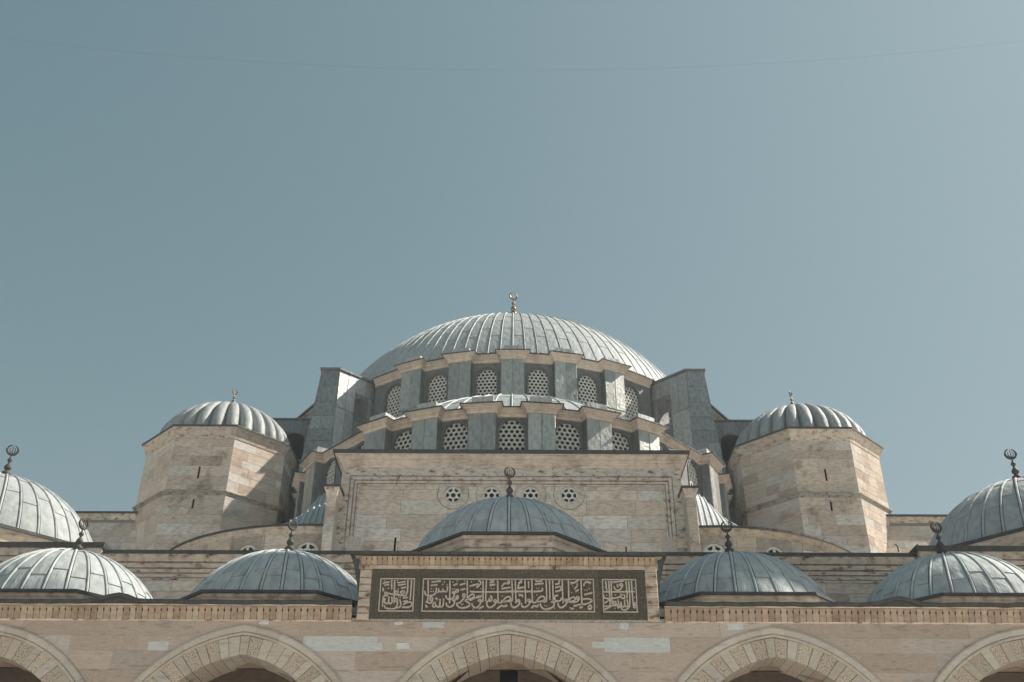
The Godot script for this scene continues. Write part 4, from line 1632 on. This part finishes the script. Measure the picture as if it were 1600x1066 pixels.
func bay_edge(a: float) -> Vector3:
	var d := Vector3(sin(a), 0, cos(a))
	var k := 3.3 / maxf(absf(d.x), absf(d.z))
	var lift := 8.27 - 2.6 * clampf((k - 3.3) / 1.36, 0, 1)
	return Vector3(d.x * k, lift + (.25 if k < 3.5 else 0.0), d.z * k)

func arch_out(b: Array, p: Vector2) -> Vector2:
	var c := Vector2(b[0] + (b[1] if p.x < b[0] else -b[1]), b[2])
	return (p - c).normalized()

# one carved dentil: a leaf-shaped tongue that leans out at the top
func dentil(parent: Node3D, t: Transform3D, w: float, h: float) -> void:
	var mb := MB.new()
	mb.col = pick([Color(.44, .32, .235), Color(.47, .35, .26), Color(.40, .29, .215), Color(.50, .39, .30)], .12)
	var prof := [[0.0, .5, .02], [.06, .42, .05], [.12, .48, .07], [.55, .5, .10], [.75, .36, .13], [.85, .48, .15], [1.0, .5, .16]]
	for k in prof.size() - 1:
		var a: Array = prof[k]
		var b: Array = prof[k + 1]
		var p := [t * Vector3(-w * a[1], h * a[0], a[2]), t * Vector3(w * a[1], h * a[0], a[2]), t * Vector3(w * b[1], h * b[0], b[2]), t * Vector3(-w * b[1], h * b[0], b[2])]
		mb.quad(p[0], p[1], p[2], p[3])
		for s in [-1, 1]:
			var q := [t * Vector3(s * w * a[1], h * a[0], -.02), t * Vector3(s * w * a[1], h * a[0], a[2]), t * Vector3(s * w * b[1], h * b[0], b[2]), t * Vector3(s * w * b[1], h * b[0], -.02)]
			if s < 0:
				mb.quad(q[0], q[1], q[2], q[3])
			else:
				mb.quad(q[1], q[0], q[3], q[2])
	part("dentil", mb, M.stone, parent)

func portico_domes() -> void:
	var xs := [0.0, -6.67, 6.67, -13.1, 13.1]
	var says := ["teal lead dome raised behind the inscribed tablet, in front of the middle wall", "lead dome on the arcade roof just left of the inscribed tablet", "lead dome on the arcade roof just right of the inscribed tablet", "lead dome on the arcade roof, outermost on the left", "lead dome on the arcade roof, outermost on the right"]
	for k in xs.size():
		var high := k == 0
		var c := Vector3(xs[k], 9.66, -29.75)
		var o := thing("portico_dome", says[k], "dome", c, "small domes along the arcade roof")
		var top: float = 11.9 if high else 10.28
		var a: float = 2.98 if high else 2.86
		var hw: float = 1.24 if high else 1.5
		var core := MB.new()
		core.col = Color(.52, .46, .40)
		core.prism(Transform3D(Basis(Vector3.RIGHT, Vector3(0, 0, -1), Vector3.UP), Vector3.ZERO), flat(octagon(c, a - .25, hw - .1)), 9.6, top - .05, true)
		part("core", core, M.mortar, o)
		var ring := octagon(Vector3(c.x, top, c.z), a - .12, hw - .05)
		cornice(o, ring, [Vector2(-.05, -.62), Vector2(.0, -.6), Vector2(.01, -.40), Vector2(.07, -.38), Vector2(.08, -.29), Vector2(.03, -.27), Vector2(.06, -.2), Vector2(.14, -.15), Vector2(.15, -.12), Vector2(.12, -.10), Vector2(.17, -.07)], M.moulding, WARM, true, "drum_stone")
		if high:
			for f in 8:
				var az: float = f * PI / 4
				courses(o, frame(Vector3(c.x, 0, c.z) + Vector3(sin(az), 0, cos(az)) * (a - .12), az), -1.16, 1.16, 9.7, 11.28, .4, .7, 1.3)
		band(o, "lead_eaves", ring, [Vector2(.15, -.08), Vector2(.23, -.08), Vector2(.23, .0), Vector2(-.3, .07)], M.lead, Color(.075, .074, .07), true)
		lead_dome(o, Vector3(0, top - 9.66 + .02, 0), a - .02, 2.0 if high else 1.96, 32, [0, .17, .62, .9, 1.0] if high else [0, .20, .70, 1.0], .04, 1.9, .03 if high else .08, 300, false, M.near_lead, 1.14)
		finial(o, Vector3(0, top - 9.66 + (2.0 if high else 1.96), 0), 1.47 if high else 1.29, 1.2, M.bronze, Color(.46, .385, .32) if high else Color(.29, .255, .225), [.3, .9, -.3, 1.1, .2][k])

# ---------------------------------------------------------------- the raised block with the inscribed tablet
func tablet_block() -> void:
	var z := -25.98
	var o := thing("inscription_block", "raised parapet block holding a dark inscribed tablet in pale carved script over the middle arch", "inscription", Vector3(0, 9.2, z))
	solid(o, "core", Vector3(-3.86, 9.22, -27.0), Vector3(3.86, 10.85, z - .03), M.mortar, Color(.52, .46, .40))
	# border stones, sides and top, with ribbed carving
	for s in [-1, 1]:
		var y := 9.22
		while y < 10.62:
			var h := minf(rf(.16, .22), 10.64 - y)
			var mb := MB.new()
			mb.col = pick([Color(.56, .455, .37), Color(.53, .435, .355), Color(.58, .485, .40)])
			var t := frame(Vector3(s * 3.72, 0, z), 0)
			mb.block(t, -.155, .155, y + .003, y + h - .003, .05, .02, -.03)
			part("border_stone", mb, M.moulding, o)
			y += h
	for k in 5:
		var x0 := -3.86 + k * 7.72 / 5
		var mb := MB.new()
		mb.col = pick([Color(.56, .465, .38), Color(.58, .49, .405)])
		mb.block(frame(Vector3(0, 0, z), 0), x0, x0 + 7.72 / 5 - .005, 10.585, 10.68, .045, .012, -.03)
		part("border_stone", mb, M.moulding, o)
	var x := -3.86
	while x < 3.84:
		var w := minf(rf(.125, .15), 3.86 - x)
		dentil(o, frame(Vector3(x + w * .5, 10.68, z), 0), w, .20)
		x += w + .006
	# dark stone ground in slabs
	var cuts := [-3.565, -2.28, -.7, .95, 2.35, 3.565]
	for k in 5:
		var mb := MB.new()
		mb.col = pick([Color(.50, .47, .42), Color(.53, .49, .43), Color(.46, .445, .40)])
		mb.block(frame(Vector3(0, 0, z), 0), cuts[k], cuts[k + 1] - .004, 9.275, 10.58, .02, .004, -.02)
		part("tablet_slab", mb, M.verd, o)
	# three framed fields of script
	var fields := [[-3.335, -2.43, 0], [-2.225, 2.225, 1], [2.435, 3.325, 2]]
	for f in fields:
		var t := frame(Vector3(0, 9.28, z + .02), 0)
		var fr := MB.new()
		fr.col = Color(.56, .475, .40)
		var bw := .03
		for q in [[f[0], f[0] + bw, .17, 1.05], [f[1] - bw, f[1], .17, 1.05], [f[0] + bw, f[1] - bw, .17, .2], [f[0] + bw, f[1] - bw, 1.02, 1.05]]:
			fr.block(t, q[0], q[1], q[2], q[3], .03, .008, -.01)
		var field := part("script_frame", fr, M.relief, o)
		var mb := MB.new()
		mb.col = Color(.56, .475, .40)
		var lines := 0
		for list in [STROKES_A, STROKES_B, STROKES_C]:
			for s: Array in list:
				if s[0] * .01 < f[0] or s[0] * .01 > f[1]:
					continue
				stroke(mb, t, s, .018 + .0006 * lines)
				lines += 1
		for k in range(0, DOTS.size(), 2):
			var p := Vector2(DOTS[k], DOTS[k + 1]) * .01
			if p.x > f[0] and p.x < f[1]:
				mb.prism(t, PackedVector2Array([p + Vector2(0, -.02), p + Vector2(.02, 0), p + Vector2(0, .02), p + Vector2(-.02, 0)]), -.005, .0172)
		part("lettering", mb, M.relief, field)
	# flared lead-capped eaves
	var path := [Vector3(-3.9, 10.93, -27.0), Vector3(-3.9, 10.93, z), Vector3(3.9, 10.93, z), Vector3(3.9, 10.93, -27.0)]
	band(o, "eaves_stone", path, [Vector2(-.03, -.36), Vector2(.02, -.34), Vector2(.02, -.06), Vector2(.17, -.02)], M.moulding, Color(.40, .33, .265))
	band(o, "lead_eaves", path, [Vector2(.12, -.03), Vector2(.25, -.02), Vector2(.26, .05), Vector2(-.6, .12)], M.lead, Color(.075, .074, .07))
	for s in [-1, 1]:
		var mb := MB.new()
		mb.col = Color(0.092, 0.096, 0.095)
		mb.prism(frame(Vector3(s * 3.9, 0, z - .5), 0), PackedVector2Array([Vector2(0, 9.9), Vector2(s * .05, 10.2), Vector2(s * .22, 10.9), Vector2(0, 10.9)]), -.4, .45, true)
		part("lead_flare", mb, M.lead, o)

# a smooth carved line of even width
func stroke(mb: MB, t: Transform3D, s: Array, top := .022) -> void:
	var raw := []
	for k in range(0, s.size(), 2):
		raw.append(Vector2(s[k], s[k + 1]) * .01)
	var pts := []
	for i in raw.size() - 1:
		var p0: Vector2 = raw[max(i - 1, 0)]
		var p1: Vector2 = raw[i]
		var p2: Vector2 = raw[i + 1]
		var p3: Vector2 = raw[min(i + 2, raw.size() - 1)]
		for k in 3:
			pts.append(p1.cubic_interpolate(p2, p0, p3, k / 3.0))
	pts.append(raw[-1])
	var w := .0185
	var side := []
	for i in pts.size():
		var d: Vector2 = (pts[min(i + 1, pts.size() - 1)] - pts[max(i - 1, 0)]).normalized()
		side.append(Vector2(-d.y, d.x) * w)
	for i in pts.size() - 1:
		var a: Vector2 = pts[i] + side[i]
		var b: Vector2 = pts[i + 1] + side[i + 1]
		var c: Vector2 = pts[i + 1] - side[i + 1]
		var d: Vector2 = pts[i] - side[i]
		mb.quad(t * Vector3(d.x, d.y, top), t * Vector3(c.x, c.y, top), t * Vector3(b.x, b.y, top), t * Vector3(a.x, a.y, top))
		mb.quad(t * Vector3(a.x, a.y, top), t * Vector3(b.x, b.y, top), t * Vector3(b.x, b.y, 0), t * Vector3(a.x, a.y, 0))
		mb.quad(t * Vector3(d.x, d.y, 0), t * Vector3(c.x, c.y, 0), t * Vector3(c.x, c.y, top), t * Vector3(d.x, d.y, top))

# ---------------------------------------------------------------- small things
func details() -> void:
	var rods := [[-3.1, 11.0, -26.6, .68, .028, "thin dark rod standing behind the tablet block, left of the middle dome"], [3.18, 11.0, -26.6, .45, .018, "short dark rod standing behind the tablet block, right of the middle dome"]]
	for r in rods:
		var mb := MB.new()
		mb.col = Color(.03, .03, .03)
		mb.tube([Vector3(r[0], r[1], r[2]), Vector3(r[0], r[1] + r[3] * .5, r[2]), Vector3(r[0] + .01, r[1] + r[3], r[2])], [r[4], r[4], r[4]], 8)
		var o := MeshInstance3D.new()
		o.name = numbered("roof_rod")
		o.mesh = mb.mesh(Vector3(r[0], r[1], r[2]))
		o.mesh.surface_set_material(0, M.iron)
		o.position = Vector3(r[0], r[1], r[2])
		add_child(o)
		tag(o, r[5], "rod", "rods standing on the roofs")
	for r in [[13.07, "hooked iron pin on the long wall's eaves, nearer the right tower"], [13.80, "hooked iron pin on the long wall's eaves, farther from the right tower"]]:
		var mb := MB.new()
		mb.col = Color(.03, .03, .03)
		mb.tube([Vector3(0, 0, 0), Vector3(0, .2, 0), Vector3(-.04, .26, 0), Vector3(-.1, .24, 0)], [.018, .018, .018, .016], 6)
		var o := MeshInstance3D.new()
		o.name = numbered("roof_hook")
		o.mesh = mb.mesh()
		o.mesh.surface_set_material(0, M.iron)
		o.position = Vector3(r[0], 13.68, -33.0)
		add_child(o)
		tag(o, r[1], "hook", "hooked pins on the eaves")
	# a thin cable hung high across the court
	var cb := MB.new()
	cb.col = Color(.05, .05, .05)
	var pts := []
	var rad := []
	for k in 61:
		var f := k / 60.0 * 2 - 1
		pts.append(Vector3(f * 34, 42.7 + 3.5 * f * f, -39))
		rad.append(.0024)
	cb.tube(pts, rad, 5)
	var co := MeshInstance3D.new()
	co.name = "overhead_cable"
	co.mesh = cb.mesh()
	co.mesh.surface_set_material(0, M.iron)
	add_child(co)
	tag(co, "thin cable sagging across the upper sky from side to side", "cable")
	# the minaret at the corner between court and hall; it stands just outside the picture
	var mt := thing("minaret", "slender stone minaret at the corner of court and hall, right of the picture", "minaret", Vector3(33.5, 0, -34.9))
	var sh := MB.new()
	sh.col = Color(.42, .36, .30)
	sh.lathe(mt.position, PackedVector2Array([Vector2(3, 0), Vector2(3, 16), Vector2(2.25, 20), Vector2(2.15, 43), Vector2(3.0, 45), Vector2(3.0, 46.2), Vector2(1.9, 46.2), Vector2(1.8, 60)]), 16, 0, TAU, false)
	part("shaft", sh, M.stone, mt)
	var cn := MB.new()
	cn.col = Color(0.289, 0.300, 0.300)
	cn.lathe(mt.position, PackedVector2Array([Vector2(2.1, 60), Vector2(.05, 72)]), 16)
	part("spire", cn, M.lead, mt)
	# the dark lantern that hangs in the middle arch
	var la := thing("hanging_lantern", "dark boxy lantern hanging under the crown of the middle arch", "lantern", Vector3(.02, 7.5, -27.6))
	var lb := MB.new()
	lb.col = Color(.012, .012, .013)
	lb.lathe(la.position, PackedVector2Array([Vector2(.2, 0), Vector2(.33, .12), Vector2(.33, .92), Vector2(.05, .98)]), 4, PI / 4, TAU + PI / 4, false)
	part("body", lb, M.iron, la)
	var lc := MB.new()
	lc.col = Color(.02, .02, .02)
	lc.tube([Vector3(.02, 8.45, -27.6), Vector3(.02, 8.7, -27.6)], [.012, .012], 6)
	part("rod", lc, M.iron, la)
	# columns under the arcade
	for k in BAYS.size() - 1:
		var x: float = (BAYS[k][0] + BAYS[k + 1][0]) * .5
		var c := thing("arcade_column", "stone column carrying the arcade, number %d from the left" % (k + 1), "column", Vector3(x, 0, -26.45), "columns under the arcade")
		var mb := MB.new()
		mb.col = Color(.45, .42, .39)
		mb.lathe(c.position, PackedVector2Array([Vector2(.5, 0), Vector2(.5, .2), Vector2(.38, .35), Vector2(.35, 3.9)]), 20)
		part("shaft", mb, M.marble, c)
		var cp := MB.new()
		cp.col = Color(.5, .47, .43)
		cp.lathe(c.position, PackedVector2Array([Vector2(.36, 3.9), Vector2(.40, 4.0), Vector2(.62, 4.55), Vector2(.62, 4.7), Vector2(.1, 4.7)]), 4, PI / 4, TAU + PI / 4, false)
		part("capital", cp, M.marble, c)
